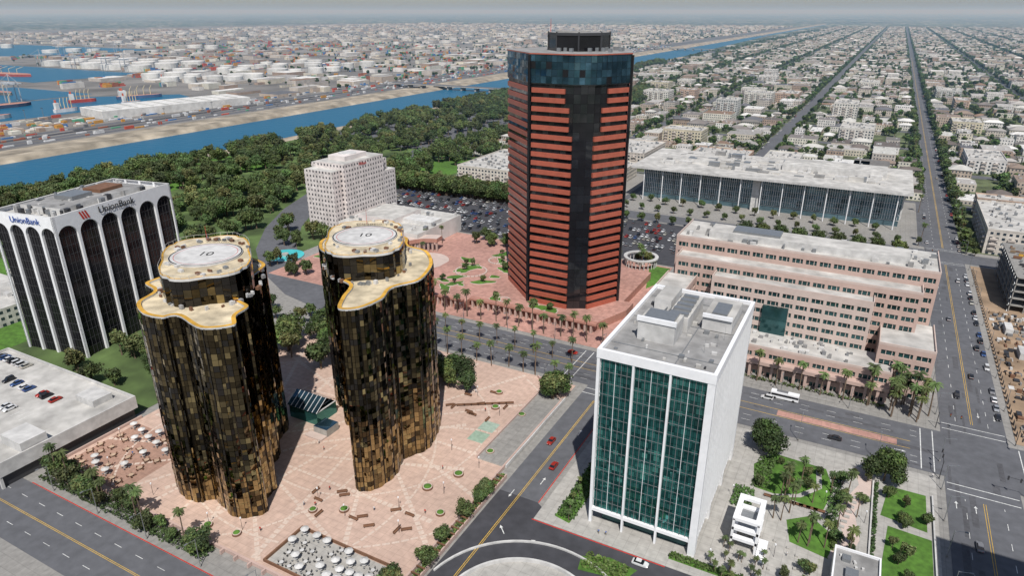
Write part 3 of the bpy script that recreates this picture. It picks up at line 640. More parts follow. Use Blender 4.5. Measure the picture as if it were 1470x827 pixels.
# ---------------------------------------------------------------- residential city
WC=[(.55,.53,.5),(.48,.43,.37),(.6,.58,.56),(.4,.33,.27),(.5,.46,.38),(.42,.38,.34),(.32,.24,.19),(.55,.53,.46)]
RC=[(.38,.36,.34),(.46,.45,.42),(.18,.16,.15),(.12,.10,.09),(.28,.265,.25),(.20,.13,.09),(.36,.34,.32),(.11,.11,.12),(.58,.57,.55),(.23,.175,.14),(.15,.14,.13)]
b=B(winm); pd=B(); trees=[]
def house(b,x0,x1,y0,y1,h,hip,far):
    wc=R.choice(WC); rc=R.choice(RC)
    b.box(x0,x1,y0,y1,0,h,0,wc,tc=rc)
    if hip:
        ov=.6; m=min(x1-x0,y1-y0)/2; r_=h+m*.45; X0,X1,Y0,Y1=x0-ov,x1+ov,y0-ov,y1+ov
        if x1-x0>y1-y0: A=(X0+m,(y0+y1)/2,r_);C=(X1-m,(y0+y1)/2,r_)
        else: A=((x0+x1)/2,Y0+m,r_);C=((x0+x1)/2,Y1-m,r_)
        c=[(X0,Y0,h),(X1,Y0,h),(X1,Y1,h),(X0,Y1,h)]
        F=([c[0],c[1],C,A],[c[1],c[2],C],[c[2],c[3],A,C],[c[3],c[0],A]) if x1-x0>y1-y0 else ([c[0],c[1],A],[c[1],c[2],C,A],[c[2],c[3],C],[c[3],c[0],A,C])
        for f in F: b.face(f,colw,rc)
    elif not far:
        for k in range(R.randint(2,6)):
            x=R.uniform(x0+1,x1-2);y=R.uniform(y0+1,y1-2); b.box(x,x+R.uniform(.6,2),y,y+R.uniform(.6,2),h,h+R.uniform(.6,1.6),colw,R.choice([(.45,.45,.45),(.28,.28,.28),(.6,.6,.6)]))
for kx in range(NX0,NX1):
    xa=CX(kx)+9.5; xb=CX(kx+1)-9.5
    y=480 if kx>=0 else 604
    while y<7400:
        bh=125; y2=y+bh-14
        if kx==-4 and y<1300: y+=bh; continue
        pd.box(xa,xb,y,y2,-.02,.12,concrete,top=yard)
        far=y>2200; ncol=R.choice([5,6,7,8]); skipp=R.uniform(.12,.42)
        for i in range(ncol):
            cw=(xb-xa)/ncol; yy=y+R.uniform(1,6)
            while yy<y2-8:
                d=R.choice([9,12,14,18,26,34])*R.uniform(.85,1.15); ye=min(yy+d,y2-1)
                if R.random()>skipp and ye-yy>6:
                    x0=xa+i*cw+R.uniform(.6,4); x1=xa+(i+1)*cw-R.uniform(.6,4); big=d>22 and R.random()<.5
                    if big: x1=min(xb-1,x1+R.uniform(0,cw*.9))
                    if not bad(x0,x1,yy,ye): house(b,x0,x1,yy,ye,R.choice([3.5,3.5,6.2,6.4,9.3]) if not big else R.choice([6.5,9.5,12.5]),R.random()<.55 and not big and d<22,far)
                yy=ye+R.uniform(2,9)
        n=84 if y<1500 else (72 if y<3500 else 54)
        n=int(n*R.uniform(.55,1.35))
        for t in range(n):
            e=R.random()
            if e<.4: tx=R.choice([xa+1.5,xb-1.5]); ty=R.uniform(y,y2)
            elif e<.5: tx=R.uniform(xa,xb); ty=R.choice([y+1,y2-1])
            else: tx=R.uniform(xa,xb); ty=R.uniform(y,y2)
            if not bad(tx-3,tx+3,ty-3,ty+3): trees.append((tx,ty,R.uniform(.4,1.25)))
        y+=bh
b.obj('residential_district'); pd.obj('city_block_pavement')
# ---------------------------------------------------------------- port
b=B(colw); CC=[(.45,.08,.05),(.06,.16,.35),(.5,.25,.05),(.1,.3,.18),(.45,.45,.43),(.3,.1,.06),(.15,.15,.16)]
pt=[(-1250,-1020,370,840),(-2310,-1550,820,1090),(-1510,-1240,590,770),(-3420,-2480,1290,1810),(-1010,-870,570,810)]
def pbad(x,y,m=30): return any(t[0]-m<x<t[1]+m and t[2]-m<y<t[3]+m for t in pt)
for k in range(3800):
    x=-925-R.random()**1.4*4300; y=R.uniform(-100,7500)
    if pbad(x,y): continue
    w=R.uniform(6,45);d=R.uniform(6,60);h=R.uniform(4,11)
    if x+w/2<-905: b.box(x-w/2,x+w/2,y-d/2,y+d/2,0,h,colw,R.choice(WC),tc=R.choice(RC+[(.6,.59,.57)]*4))
for k in range(420):
    x=-960-R.random()*1800;y=R.uniform(100,2600)
    if pbad(x,y): continue
    for i in range(R.randint(3,9)):
        for j in range(R.randint(1,3)): b.box(x+i*3.2,x+i*3.2+2.5,y+j*14,y+j*14+12.5,0,R.choice([2.6,5.2,7.8]),colw,R.choice(CC))
for i in range(1100):
    x=R.choice([-833,-852,-872,-893,-915,-922,-930])+R.uniform(-3,3); y=R.uniform(-50,3000); b.box(x,x+2.2,y,y+R.choice([4.5,4.5,12]),0,R.choice([1.5,1.5,3.5]),colw,R.choice(CC+[(.6,.6,.6)]*4))
for i in range(500):
    x=-910-R.random()*150; y=R.uniform(0,560)
    if not pbad(x,y,5): b.box(x,x+R.uniform(2,9),y,y+R.uniform(3,14),0,R.uniform(1.5,5),colw,R.choice(CC+WC))
b.obj('port_warehouses')
b=B(metal_d)
for i in range(70):
    x=R.choice([-820,-860,-905,-1010]);y=-50+i*35+R.uniform(-8,8); b.tube((x,y,0),(x,y,16),.35,.2,metal_g,4); b.box(x-2.5,x+2.5,y-.2,y+.2,14.5,15,metal_d)
b.obj('power_line_poles')
b=B(colw); b.prism([(-1006,588),(-935,575),(-890,790),(-960,805)],0,11,colw,c=(.55,.54,.52),tc=(.58,.57,.55))
for i in range(10):
    t=i/10; b.prism([(-1000+46*t,592+210*t),(-940+46*t,580+210*t),(-939.5+46*t,584+210*t),(-999.5+46*t,596+210*t)],11,11.8,colw,c=(.45,.45,.43))
b.obj('waterfront_warehouse')
b=B(colw)
def tank(x,y,r_,h):
    k=R.uniform(.8,1); b.cyl(x,y,0,h,r_,colw,n=24,c=(.6*k,.6*k,.58*k),tc=(.62,.61,.59)); b.cyl(x,y,h,h+1.3,r_*.98,colw,.5,n=24,c=(.62*k,.61*k,.59*k))
for i in range(5):
    for j in range(9):
        if R.random()<.85: tank(-1220-i*58+R.uniform(-5,5),980+j*62+R.uniform(-5,5),R.uniform(12,25),R.uniform(9,15))
for i in range(5):
    for j in range(3): tank(-1650-i*90,1130+j*80,R.uniform(22,34),14)
for k in range(50): tank(-1500-R.random()*2500,R.uniform(1400,4000),R.uniform(14,30),R.uniform(9,15))
b.obj('oil_storage_tanks')
b=B(colw)
for y in (1120,2700,4400):
    b.prism([(-862,y-9),(-590,y-9),(-590,y+9),(-862,y+9)],6,7.4,conc_lt,asphalt,bottom=True)
    for i in range(9): x=-850+i*30; b.box(x,x+3,y-7,y+7,0,6,conc_lt)
b.obj('river_bridge')
def ship(x,y,a,L_,c):
    b=B(colw); w=L_*.09
    P=[(-L_/2,-w),(L_*.3,-w),(L_*.42,-w*.6),(L_/2,0),(L_*.42,w*.6),(L_*.3,w),(-L_/2,w)]
    b.prism(P,0,5,colw,c=c,tc=(.4,.2,.15)); b.box(-L_*.45,-L_*.3,-w*.8,w*.8,5,14,colw,(.6,.6,.58)); b.box(-L_*.42,-L_*.36,-w*.3,w*.3,14,18,colw,(.5,.1,.05))
    for i in range(4): b.tube((-L_*.2+i*L_*.15,0,5),(-L_*.2+i*L_*.15,0,16),.6,.4,colw,6,(.6,.5,.3)); b.tube((-L_*.2+i*L_*.15,0,15),(-L_*.14+i*L_*.15,w*.6,20),.4,.3,colw,4,(.6,.5,.3))
    o=b.obj('cargo_ship'); o.location=(x,y,0); o.rotation_euler=(0,0,a)
for s_ in ((-1190,560,1.5,120,(.03,.05,.1)),(-1070,500,1.6,60,(.4,.4,.4)),(-1800,900,.1,180,(.3,.05,.04)),(-1120,760,1.2,70,(.05,.1,.2)),(-1400,680,0,90,(.1,.1,.1)),(-1060,600,1.6,35,(.6,.6,.6)),(-1110,470,.4,45,(.02,.12,.14)),(-1150,680,1.3,40,(.4,.05,.04)),(-1055,700,1.5,30,(.6,.6,.6)),(-2100,1000,.1,160,(.04,.1,.2))): ship(*s_)
b=B(colw); bl=(.4,.42,.44)
for q in ((0,0),(18,0),(0,25),(18,25)): b.tube((q[0],q[1],0),(q[0],q[1],42),1.1,.9,colw,4,bl)
b.tube((-30,5,42),(55,5,42),1.4,1.2,colw,4,bl); b.tube((-30,20,42),(55,20,42),1.4,1.2,colw,4,bl); b.tube((9,12,42),(9,12,62),1.2,.8,colw,4,bl); b.tube((9,12,61),(50,12,43),.4,.4,colw,4,bl); b.tube((9,12,61),(-28,12,43),.4,.4,colw,4,bl); b.box(0,18,3,22,38,43,colw,bl)
CRN=b.mesh('gantry_crane')
for x,y,a in ((-1640,1090,1.57),(-1720,1095,1.57),(-1850,1095,1.57),(-2000,1095,1.57),(-2450,1500,0),(-2450,1600,0),(-2450,1400,0),(-1250,640,3.14)): place('gantry_crane',CRN,(x,y,0),a,.7)
# ---------------------------------------------------------------- trees
def treemesh(name,seed,H=11,Rr=5,nl=1800,ls=.55,trunk=True,base=(.055,.10,.028)):
    r=random.Random(seed); b=B(leaf,bark)
    if trunk: b.tube((0,0,0),(0,0,H*.45),.4,.25,bark,7,)
    cl=[]
    for i in range(13):
        a=r.uniform(0,6.28); rr=Rr*.68*math.sqrt(r.random()); z=H*r.uniform(.42,.82); cl.append((Vector((rr*math.cos(a),rr*math.sin(a),z)),Rr*r.uniform(.26,.5),r.uniform(.55,1.4)))
        if trunk and i<7: b.tube((0,0,H*.35),cl[-1][0],.17,.05,bark,5)
    cl.append((Vector((0,0,H*.78)),Rr*.5,1.1))
    for i in range(nl):
        c,rad,br=r.choice(cl); d=Vector((r.gauss(0,1),r.gauss(0,1),r.gauss(0,1))).normalized(); p=c+d*rad*(r.random()**.35)*r.uniform(.85,1.15)
        p.z=max(p.z,H*.22); u=(d+Vector((r.gauss(0,.6),r.gauss(0,.6),r.gauss(0,.6)))).normalized(); s_=ls*r.uniform(.5,1.3); t=u.orthogonal().normalized(); t=Matrix.Rotation(r.uniform(0,6.28),3,u)@t; w=u.cross(t)
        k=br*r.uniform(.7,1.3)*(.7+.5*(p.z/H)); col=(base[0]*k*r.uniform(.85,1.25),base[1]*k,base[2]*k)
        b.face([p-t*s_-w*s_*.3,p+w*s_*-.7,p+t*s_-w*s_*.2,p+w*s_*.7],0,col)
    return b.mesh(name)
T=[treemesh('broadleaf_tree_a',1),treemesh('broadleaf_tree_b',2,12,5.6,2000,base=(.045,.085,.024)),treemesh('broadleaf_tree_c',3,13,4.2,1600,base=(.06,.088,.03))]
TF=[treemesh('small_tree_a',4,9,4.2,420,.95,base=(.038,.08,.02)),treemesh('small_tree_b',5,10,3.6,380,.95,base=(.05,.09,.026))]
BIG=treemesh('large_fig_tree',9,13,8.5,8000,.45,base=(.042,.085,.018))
def instancer(name,pts,me,cn):
    v=[];f=[]
    for x,y,z,s_ in pts:
        a=R.uniform(0,6.28); k=len(v); h=s_/math.sqrt(2)
        for i in range(4): v.append((x+h*math.cos(a+i*math.pi/2),y+h*math.sin(a+i*math.pi/2),z))
        f.append((k,k+1,k+2,k+3))
    m=bpy.data.meshes.new(name); m.from_pydata(v,[],f); o=place(name,m); o.instance_type='FACES'; o.use_instance_faces_scale=True; o.instance_faces_scale=1; o.show_instancer_for_render=False
    place(cn,me,parent=o)
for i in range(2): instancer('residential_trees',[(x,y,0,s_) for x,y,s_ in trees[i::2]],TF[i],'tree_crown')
def droad(x,y): return min(math.hypot(x-(a[0]+(c[0]-a[0])*t),y-(a[1]+(c[1]-a[1])*t)) for a,c in zip(ocean,ocean[1:]) for t in (0,.2,.4,.6,.8))
wood=[]
for k in range(5200):
    if R.random()<.72: x=R.uniform(-588,-345);y=R.uniform(210,1290)
    else: x=R.uniform(-590,-560);y=R.uniform(60,2000)
    if k%7==0: x=R.uniform(-345,-222);y=R.choice([R.uniform(447,453),R.uniform(590,600)])
    if y<330 and x>-330: continue
    if mn.noise(Vector((x/45,y/45,3)))>.18 or droad(x,y)<17: continue
    wood.append((x,y,0,R.uniform(.55,1.4)))
for k in range(100): wood.append((R.uniform(-590,-345),R.uniform(60,210),0,R.uniform(.6,1.1)))
wood=[w for w in wood if not(-525<w[0]<-340 and 105<w[1]<205)]
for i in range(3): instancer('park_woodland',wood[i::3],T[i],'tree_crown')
far=[(R.uniform(-1500,-905) if R.random()<.3 else R.uniform(-590,-400),R.uniform(1300,6000),0,R.uniform(.6,1.1)) for k in range(2500)]+[(-905-R.random()**1.5*4000,R.uniform(1000,7500),0,R.uniform(.6,1.3)) for k in range(2500)]
far=[f for f in far if not pbad(f[0],f[1],10)]
instancer('riverside_trees',far,TF[0],'tree_crown')
def tr(x,y,s_=1,i=None,z=0): place('broadleaf_tree',T[R.randrange(3) if i is None else i],(x,y,z),R.uniform(0,6),s_)
def cluster(x0,x1,y0,y1,n,s0=.7,s1=1.15):
    for k in range(n): tr(R.uniform(x0,x1),R.uniform(y0,y1),R.uniform(s0,s1))
cluster(-216,-178,180,216,16,.9,1.3); cluster(-275,-232,128,200,26,.6,.95); cluster(-214,-172,86.5,91,14,.4,.75); cluster(-170,-140,86.5,91,7,.35,.65); cluster(-146,-122,193,203,6,.8,1); cluster(-97,-90,203,214,3,.8,1.0); cluster(-87,-85.5,110,160,9,.4,.65); cluster(-90,-88.5,92,108,4,.5,.7)
cluster(-340,-300,290,318,10,.7,1.1); cluster(-298,-262,255,268,6,.6,.9); cluster(-215,-170,352,366,12,.5,.8); cluster(-165,-95,369,371,10,.4,.6)
for i in range(22): tr(-335+i*11,451,.6)
for i in range(9): tr(-66+i*11,447,1.05,0)
for i in range(14): tr(-160+i*13,503+R.uniform(-3,3),.55)
for i in range(18): tr(-170+i*12,480,.5)
for x,y in bedpts[:26:2]: tr(x,y,R.uniform(.25,.42),None,4.2)
cluster(-70,30,330,440,20,.6,1); cluster(59,64,450,600,12,.4,.7); cluster(34,36.5,620,1200,28,.5,.9); cluster(59.5,62,620,1200,28,.5,.9)
cluster(-2,30,150,158,6,.25,.4); cluster(62,100,150,215,8,.6,.8); cluster(8,16,170,214,10,.25,.45); cluster(-70,-50,252,256,4,.6,.8); cluster(-330,-224,206,222,14,.6,.9); cluster(20,32,162,206,11,.3,.5); cluster(-16,4,187,208,7,.25,.4)
for x,y,r_,s_ in ((20.5,210,0,.82),(-14.5,209,2,.85),(-92,208,1,.75),(-132,203,3,.8),(-190,196,4,1.0),(-206,205,5,1.0),(-245,150,2,.7)): place('large_fig_tree',BIG,(x,y,0),r_,s_)
def palmmesh(seed,H):
    r=random.Random(seed); b=B(leaf,bark); lean=r.uniform(-.5,.5); p=Vector((0,0,0))
    for i in range(5):
        q=Vector((lean*((i+1)/5)**2,0,H*(i+1)/5)); b.tube(p,q,.26-.02*i,.24-.02*i,bark,7); p=q
    for i in range(30):
        a=i*2.4+r.uniform(-.2,.2); el=r.uniform(-.6,1.15); Lf=r.uniform(2.0,3.1); q=p+Vector((0,0,.1)); d=Vector((math.cos(a),math.sin(a),0)); wv=Vector((-math.sin(a),math.cos(a),0)); e=el
        k=r.uniform(.65,1.3); col=(.06*k,.10*k,.028*k) if el>-.25 else (.16*k,.12*k,.055*k)
        for s_ in range(6):
            st=Lf/6; q2=q+d*st*math.cos(e)+Vector((0,0,st*math.sin(e))); w0=.5*math.sin(math.pi*(s_+.6)/7.2); w1=.5*math.sin(math.pi*(s_+1.3)/7.2)
            for sg in (1,-1): b.face([q,q2,q2+wv*sg*w1*.9+Vector((0,0,-w1*.5))+d*.1,q+wv*sg*w0*.45+Vector((0,0,-w0*.5))],0,col)
            q=q2; e-=.33
    return b.mesh('palm_tree')
PM=[palmmesh(1,9),palmmesh(2,11.5),palmmesh(4,13),palmmesh(3,7)]
def palm(x,y,s_=1,i=None): place('palm_tree',PM[R.randrange(3) if i is None else i],(x,y,.1),R.uniform(0,6),s_*R.uniform(.88,1.12))
for i in range(18): palm(-207+i*6.8+R.uniform(-1,1),256+R.uniform(-1,1),1.05)
for i in range(12): palm(-168+i*7+R.uniform(-1,1),219.5+R.uniform(-2,1),1.0)
for i in range(8): palm(-160+i*9,236,.85)
for i in range(12): palm(-66+i*8+R.uniform(-1,1),256.5,1.0)
for i in range(12): palm(14+R.uniform(0,20),255+R.uniform(0,12),1.1)
for i in range(6): palm(22+R.uniform(-2,9),252+R.uniform(0,6),1.15)
for i in range(20): palm(R.uniform(-8,14),R.uniform(168,198),.75)
for i in range(14): palm(R.uniform(-63,-57.5),147+i*4,.45,3)
for i in range(18): palm(R.uniform(-20,2),R.uniform(145,158),.45,3)
for x in (-188,-186,-171,-168,-150,-203,-209): palm(x,89,.9)
for i in range(9): palm(R.uniform(-160,-105),R.uniform(350,366),.9)
for i in range(6): palm(66+i*10,221+R.uniform(-5,-2),1)
for i in range(10): palm(-235+R.uniform(-8,8),262+i*9,.8)
for i in range(24): palm(R.choice([35.5,59.5]),490+i*26,1.0)
# ---------------------------------------------------------------- cars
tyre=M('tyre',(.015,.015,.015),.9); cglass=M('car_glass',(.01,.012,.015),.08,spec=.8); lampm=M('head_lamp',(.7,.7,.68),.2); tail=M('tail_lamp',(.4,.01,.01),.3)
def carmesh(pc,suv=False,name='car'):
    pm=M(name+'_paint',pc,.28,.15,nz=.02); b=B(pm,cglass,tyre,lampm,tail); hz=1.75 if suv else 1.42
    st=[(-2.25,.78,.45,.72),(-2.05,.86,.3,.92),(-1.2,.9,.25,.96),(.9,.9,.25,.94),(1.7,.88,.27,.84),(2.2,.76,.38,.62)]
    rings=[[(x,-w,zl),(x,-w*1.0,(zl+zt)/2+.05),(x,-w*.9,zt),(x,w*.9,zt),(x,w,(zl+zt)/2+.05),(x,w,zl)] for x,w,zl,zt in st]
    for a,c in zip(rings,rings[1:]):
        for i in range(5): b.face([a[i],a[i+1],c[i+1],c[i]],0)
    b.face(rings[0],0); b.face(rings[-1][::-1],0)
    xb0,xb1,xf1,xf0=(-2.05,-1.8,.35,1.05) if suv else (-1.75,-1.1,.3,1.0)
    zb=.93; q=lambda x,w,z:(x,w,z)
    b.face([q(xb0,-.8,zb),q(xf0,-.8,zb),q(xf1,-.62,hz),q(xb1,-.62,hz)],1); b.face([q(xf0,.8,zb),q(xb0,.8,zb),q(xb1,.62,hz),q(xf1,.62,hz)],1)
    b.face([q(xf0,-.8,zb),q(xf0,.8,zb),q(xf1,.62,hz),q(xf1,-.62,hz)],1); b.face([q(xb0,.8,zb),q(xb0,-.8,zb),q(xb1,-.62,hz),q(xb1,.62,hz)],1)
    b.prism([(xb1-.03,-.64),(xf1+.03,-.64),(xf1+.03,.64),(xb1-.03,.64)],hz,hz+.05,0)
    for x in (-1.35,1.38):
        for y in (-.88,.7): b.tube((x,y,.33),(x,y+.2,.33),.33,.33,2,10); b.tube((x,y+.2,.33),(x,y,.33),.33,.33,2,10)
    for y in (-.62,.4): b.box(2.1,2.215,y,y+.25,.52,.64,3); b.box(-2.27,-2.2,y,y+.25,.6,.75,4)
    return b.mesh(name)
CM=[carmesh(c,s_) for c,s_ in (((.65,.65,.65),0),((.6,.6,.6),1),((.3,.31,.33),0),((.02,.02,.025),1),((.03,.03,.035),0),((.32,.03,.02),0),((.04,.08,.2),0),((.13,.14,.15),1),((.4,.38,.33),0),((.6,.6,.6),0),((.2,.2,.21),0))]
def car(x,y,a,z=.01,name='parked_car'): place(name,R.choice(CM),(x,y,z),a+R.uniform(-.03,.03)+(math.pi if R.random()<.5 else 0))
for yy in (377,384,394.5,400.5,411,417,427.5,433.5,444):
    x=-338
    while x<-95:
        if R.random()<.62 and not (x>-130 and yy<385): car(x,yy,math.pi/2,.14)
        x+=3.0
for yy in (88,98.5,109.5):
    x=-294
    while x<-242:
        if R.random()<.5: car(x,yy,math.pi/2,8.03)
        x+=2.7
for k in range(7): car(-296+k*3,119,math.pi/2,8.03)
for y in range(480,2400,9):
    for x in (38.9,56.2):
        if R.random()<.4: car(x,y,math.pi/2)
for y in range(262,440,7):
    if R.random()<.6: car(56.2,y,math.pi/2)
for k in (-1,-2,-3):
    for y in range(610,1500,9):
        if (y-604)%125>112: continue
        for x in (CX(k)-8,CX(k)+8):
            if R.random()<.4: car(x,y,math.pi/2)
for x,y,a in ((-20,244.5,0),(-60,228,0),(-100,244,0),(-140,228,0),(5,227.6,0),(44.5,190,1.57),(50,300,1.57),(54,330,1.57),(45,360,1.57),(52,420,1.57),(44,280,1.57),(-80.5,180,1.57),(90,231,0),(-36,140.5,0),(52,160,1.57),(-180,231,0),(51.5,700,1.57),(-74,168,1.57),(-300,71,0)): car(x,y,a,name='driving_car')
b=B(); b.box(-5,5,-1.2,1.2,.45,3,white); b.box(-4.8,4.9,-1.22,1.22,1.5,2.4,darkgl); b.box(4.95,5.03,-1.05,1.05,1.2,2.6,darkgl); b.box(-3,1,-.8,.8,3,3.25,metal_g)
for xx in (-3.4,3.2):
    for yy in (-1.22,.95): b.tube((xx,yy,.5),(xx,yy+.3,.5),.5,.5,tyre,10); b.tube((xx,yy+.3,.5),(xx,yy,.5),.5,.5,tyre,10)
o=b.obj('city_bus'); o.location=(-14,247,0)
# ---------------------------------------------------------------- street furniture
b=B(); b.tube((0,0,0),(0,0,9),.12,.08,metal_g,6); b.tube((0,0,8.8),(2.4,0,9.4),.07,.05,metal_g,5); b.box(2.2,3.1,-.18,.18,9.3,9.5,metal_g); b.cyl(0,0,0,.6,.25,concrete,n=8); LM=b.mesh('street_lamp')
for i in range(8): place('street_lamp',LM,(-160+i*24,251.5,.1),-math.pi/2); place('street_lamp',LM,(-150+i*24,220.8,.1),math.pi/2)
for i in range(14): place('street_lamp',LM,(36.4,262+i*28,.1),0); place('street_lamp',LM,(58.8,276+i*28,.1),math.pi)
for i in range(6): place('street_lamp',LM,(-205+i*22,85,.1),-math.pi/2); place('street_lamp',LM,(36.4,150+i*16,.1),0)
b=B(); b.tube((0,0,0),(0,0,6.5),.14,.1,metal_d,6); b.tube((0,0,6.2),(7,0,6.6),.1,.06,metal_d,6)
for x in (3.4,6.6): b.box(x-.2,x+.2,-.2,.2,5.6,6.9,metal_d); b.box(x-.12,x+.12,-.22,-.2,6.5,6.75,redp); b.box(x-.12,x+.12,-.22,-.2,6.1,6.3,yel)
SG=b.mesh('traffic_signal')
for x,y,a in ((36,220,math.pi/2),(36,252,0),(59.5,252,-math.pi/2),(59.5,220,math.pi),(36.5,453,0),(59,476,math.pi),(-70,220.5,math.pi/2)): place('traffic_signal',SG,(x,y,0),a)
b=B(); b.tube((0,0,0),(0,0,2.6),.04,.03,metal_g,5); P8=[(1.25*math.cos(2*math.pi*i/8),1.25*math.sin(2*math.pi*i/8),2.2) for i in range(8)]
for i in range(8): b.face([P8[i],P8[(i+1)%8],(0,0,2.8)],offwh); q0,q1=P8[i],P8[(i+1)%8]; b.face([q0,(q0[0],q0[1],2.02),(q1[0],q1[1],2.02),q1],offwh)
b.cyl(0,0,.7,.76,.6,offwh,n=12)
for i in range(4):
    a=i*math.pi/2+.5; x,y=1.05*math.cos(a),1.05*math.sin(a); b.box(x-.22,x+.22,y-.22,y+.22,.42,.47,metal_g); b.tube((x,y,0),(x,y,.42),.05,.05,metal_g,4)
UM=b.mesh('patio_umbrella')
b=B(); b.cyl(0,0,.68,.74,.6,offwh,n=12); b.tube((0,0,0),(0,0,.7),.08,.08,metal_d,5)
for i in range(5):
    a=i*1.256; x,y=1.0*math.cos(a),1.0*math.sin(a); b.box(x-.2,x+.2,y-.2,y+.2,.4,.46,metal_d); b.tube((x,y,0),(x,y,.4),.05,.05,metal_d,4); b.box(x*1.2-.05,x*1.2+.05,y*1.2-.2,y*1.2+.2,.46,.9,metal_d)
TW=b.mesh('cafe_table')
pts=[]
for k in range(500):
    x=R.uniform(-123.5,-92);y=R.uniform(95.5,107)
    if all(math.hypot(x-p[0],y-p[1])>2.7 for p in pts): pts.append((x,y))
for i,(x,y) in enumerate(pts): place('patio_umbrella' if i%5 not in(1,3) else 'cafe_table',UM if i%5 not in(1,3) else TW,(x,y,.16),R.uniform(0,1))
b=B(); b.cyl(0,0,.68,.74,.8,tan,n=12); b.tube((0,0,0),(0,0,.7),.08,.08,metal_d,5)
for i in range(4):
    a=i*math.pi/2; x,y=1.1*math.cos(a),1.1*math.sin(a); b.box(x-.25,x+.25,y-.25,y+.25,.4,.46,brown); b.tube((x,y,0),(x,y,.4),.05,.05,metal_d,4); b.box(x*1.2-.06,x*1.2+.06,y*1.2-.2,y*1.2+.2,.46,.9,brown)
TB=b.mesh('patio_table')
pts=[]
for k in range(500):
    x=R.uniform(-215,-188);y=R.uniform(95,120)
    if all(math.hypot(x-p[0],y-p[1])>3.3 for p in pts): pts.append((x,y))
for i,(x,y) in enumerate(pts[:50]): place('patio_table' if i%3 else 'patio_umbrella',TB if i%3 else UM,(x,y,.15),R.uniform(0,1))
b=B(); b.box(-1.6,1.6,-.3,.3,.4,.5,brown); b.box(-1.6,1.6,.25,.32,.5,.9,brown); b.box(-1.4,-1.2,-.25,.25,0,.4,metal_d); b.box(1.2,1.4,-.25,.25,0,.4,metal_d); BE=b.mesh('bench')
for k in range(22): place('bench',BE,(R.uniform(-135,-95),R.choice([R.uniform(115,128),R.uniform(180,200)]),.15),R.choice([0,1.57,.7]))
for i in range(8): place('bench',BE,(-120+i*2.2,185+i*1.4,.15),.57); place('bench',BE,(-10+i*2,185,.15),0)
b=B(); b.tube((0,0,0),(0,0,4),.07,.05,metal_d,5); b.cyl(0,0,4,4.4,.22,white,n=8); PL=b.mesh('plaza_lamp')
for x,y in ((-130,120),(-118,118),(-106,128),(-98,140),(-95,156),(-108,160),(-104,186),(-118,194),(-150,97),(-176,98),(-200,100),(-212,112),(-100,120),(-140,100),(-20,150),(-5,160),(5,190),(16,186),(-20,180)): place('plaza_lamp',PL,(x,y,.14))
def person(seed,shirt,pants):
    V=[(0,0,.95),(0,0,1.2),(0,0,1.43),(0,0,1.52),(0,.01,1.66),(-.2,0,1.4),(-.27,.03,1.12),(-.26,.12,.88),(.2,0,1.4),(.27,-.03,1.12),(.26,-.1,.88),(-.1,0,.9),(-.11,.14,.5),(-.11,.05,.08),(-.11,.2,.04),(.1,0,.9),(.11,-.02,.5),(.11,-.2,.1),(.11,-.06,.04)]
    E_=[(0,1),(1,2),(2,3),(3,4),(2,5),(5,6),(6,7),(2,8),(8,9),(9,10),(0,11),(11,12),(12,13),(13,14),(0,15),(15,16),(16,17),(17,18)]
    rad=[.15,.15,.14,.06,.11,.07,.05,.04,.07,.05,.04,.1,.075,.05,.045,.1,.075,.05,.045]
    me=bpy.data.meshes.new('pedestrian_body'); me.from_pydata(V,E_,[]); o=bpy.data.objects.new('tmp',me); COL.objects.link(o)
    md=o.modifiers.new('s','SKIN')
    for i,x in enumerate(rad): me.skin_vertices[0].data[i].radius=(x,x)
    me.skin_vertices[0].data[0].use_root=True; o.modifiers.new('u','SUBSURF').levels=1
    dg=bpy.context.evaluated_depsgraph_get(); m2=bpy.data.meshes.new_from_object(o.evaluated_get(dg)); bpy.data.objects.remove(o)
    m2.materials.clear()
    for m in (M('shirt',shirt,.9),M('trousers',pants,.9),M('skin',(.45,.25,.17),.6),M('hair',(.04,.025,.015),.8)): m2.materials.append(m)
    for p in m2.polygons:
        z=p.center.z; x=abs(p.center.x); p.material_index=1 if z<.93 and x<.22 else (3 if z>1.68 or (z>1.6 and p.center.y<0) else (2 if z>1.49 or (x>.22 and z<1.15) else 0))
    return m2
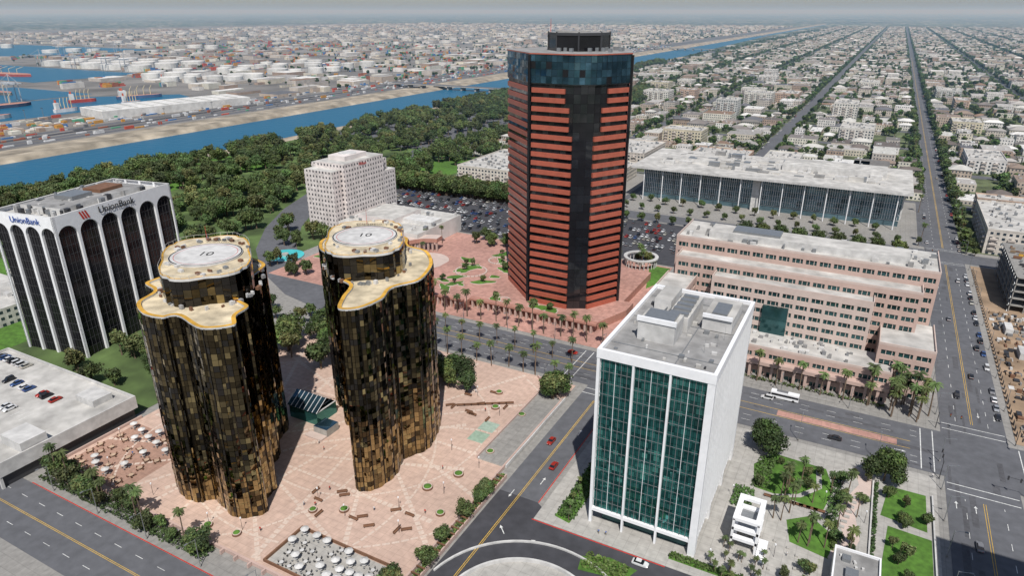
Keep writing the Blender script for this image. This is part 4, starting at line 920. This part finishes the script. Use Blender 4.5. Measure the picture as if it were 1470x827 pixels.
PE=[person(1,(.6,.6,.6),(.03,.04,.08)),person(2,(.4,.05,.04),(.05,.05,.05)),person(3,(.08,.15,.35),(.2,.17,.12))]
for x,y in ((-132,116),(-128.8,117.4),(-112,124),(-105,150),(-150,142),(-146,140),(-120,196),(-200,108),(-135,102),(-98,130),(-50,146),(-48,146.4),(-5,184),(34,219),(62,219),(-20,255),(-110,186),(-2,162),(-130,125)): place('pedestrian',R.choice(PE),(x,y,.14),R.uniform(0,6))
# ---------------------------------------------------------------- atmosphere haze (real volume)
hz=bpy.data.materials.new('air_haze'); N,L=nt(hz); N.remove(N['Principled BSDF']); vs=N.new('ShaderNodeVolumeScatter'); vs.inputs['Color'].default_value=(.42,.70,1,1); vs.inputs['Density'].default_value=.00011; vs.inputs['Anisotropy'].default_value=.1
L.new(vs.outputs[0],N['Material Output'].inputs['Volume'])
bm=B(hz); bm.prism([(-50000,-2500),(-700,-2500),(-700,450),(50000,450),(50000,80000),(-50000,80000)],-1,220,hz,bottom=True); bm.obj('haze_air')
# ---------------------------------------------------------------- sun, sky, camera
el=math.radians(55); az=math.radians(150)
sv=Vector((math.cos(el)*math.sin(az),math.cos(el)*math.cos(az),math.sin(el)))
sl=bpy.data.lights.new('sun','SUN'); sl.energy=4.9; sl.angle=math.radians(.5); sl.color=(1,.965,.91); so=bpy.data.objects.new('sun',sl); COL.objects.link(so); so.rotation_euler=sv.to_track_quat('Z','Y').to_euler()
w=bpy.data.worlds.new('World'); sc.world=w; w.use_nodes=True; N=w.node_tree.nodes; L=w.node_tree.links; sk=N.new('ShaderNodeTexSky'); sk.sky_type='NISHITA'; sk.sun_disc=False; sk.sun_elevation=el; sk.sun_rotation=az; sk.ozone_density=2.0; bg=N['Background']; bg.inputs[1].default_value=.085; L.new(sk.outputs[0],bg.inputs[0])
cd=bpy.data.cameras.new('camera'); cd.lens=24.0; cd.sensor_width=36; cd.clip_start=1; cd.clip_end=150000; co=bpy.data.objects.new('camera',cd); COL.objects.link(co); co.location=(0,0,137)
co.rotation_euler=(math.radians(90-22.1),0,math.radians(28)); sc.camera=co
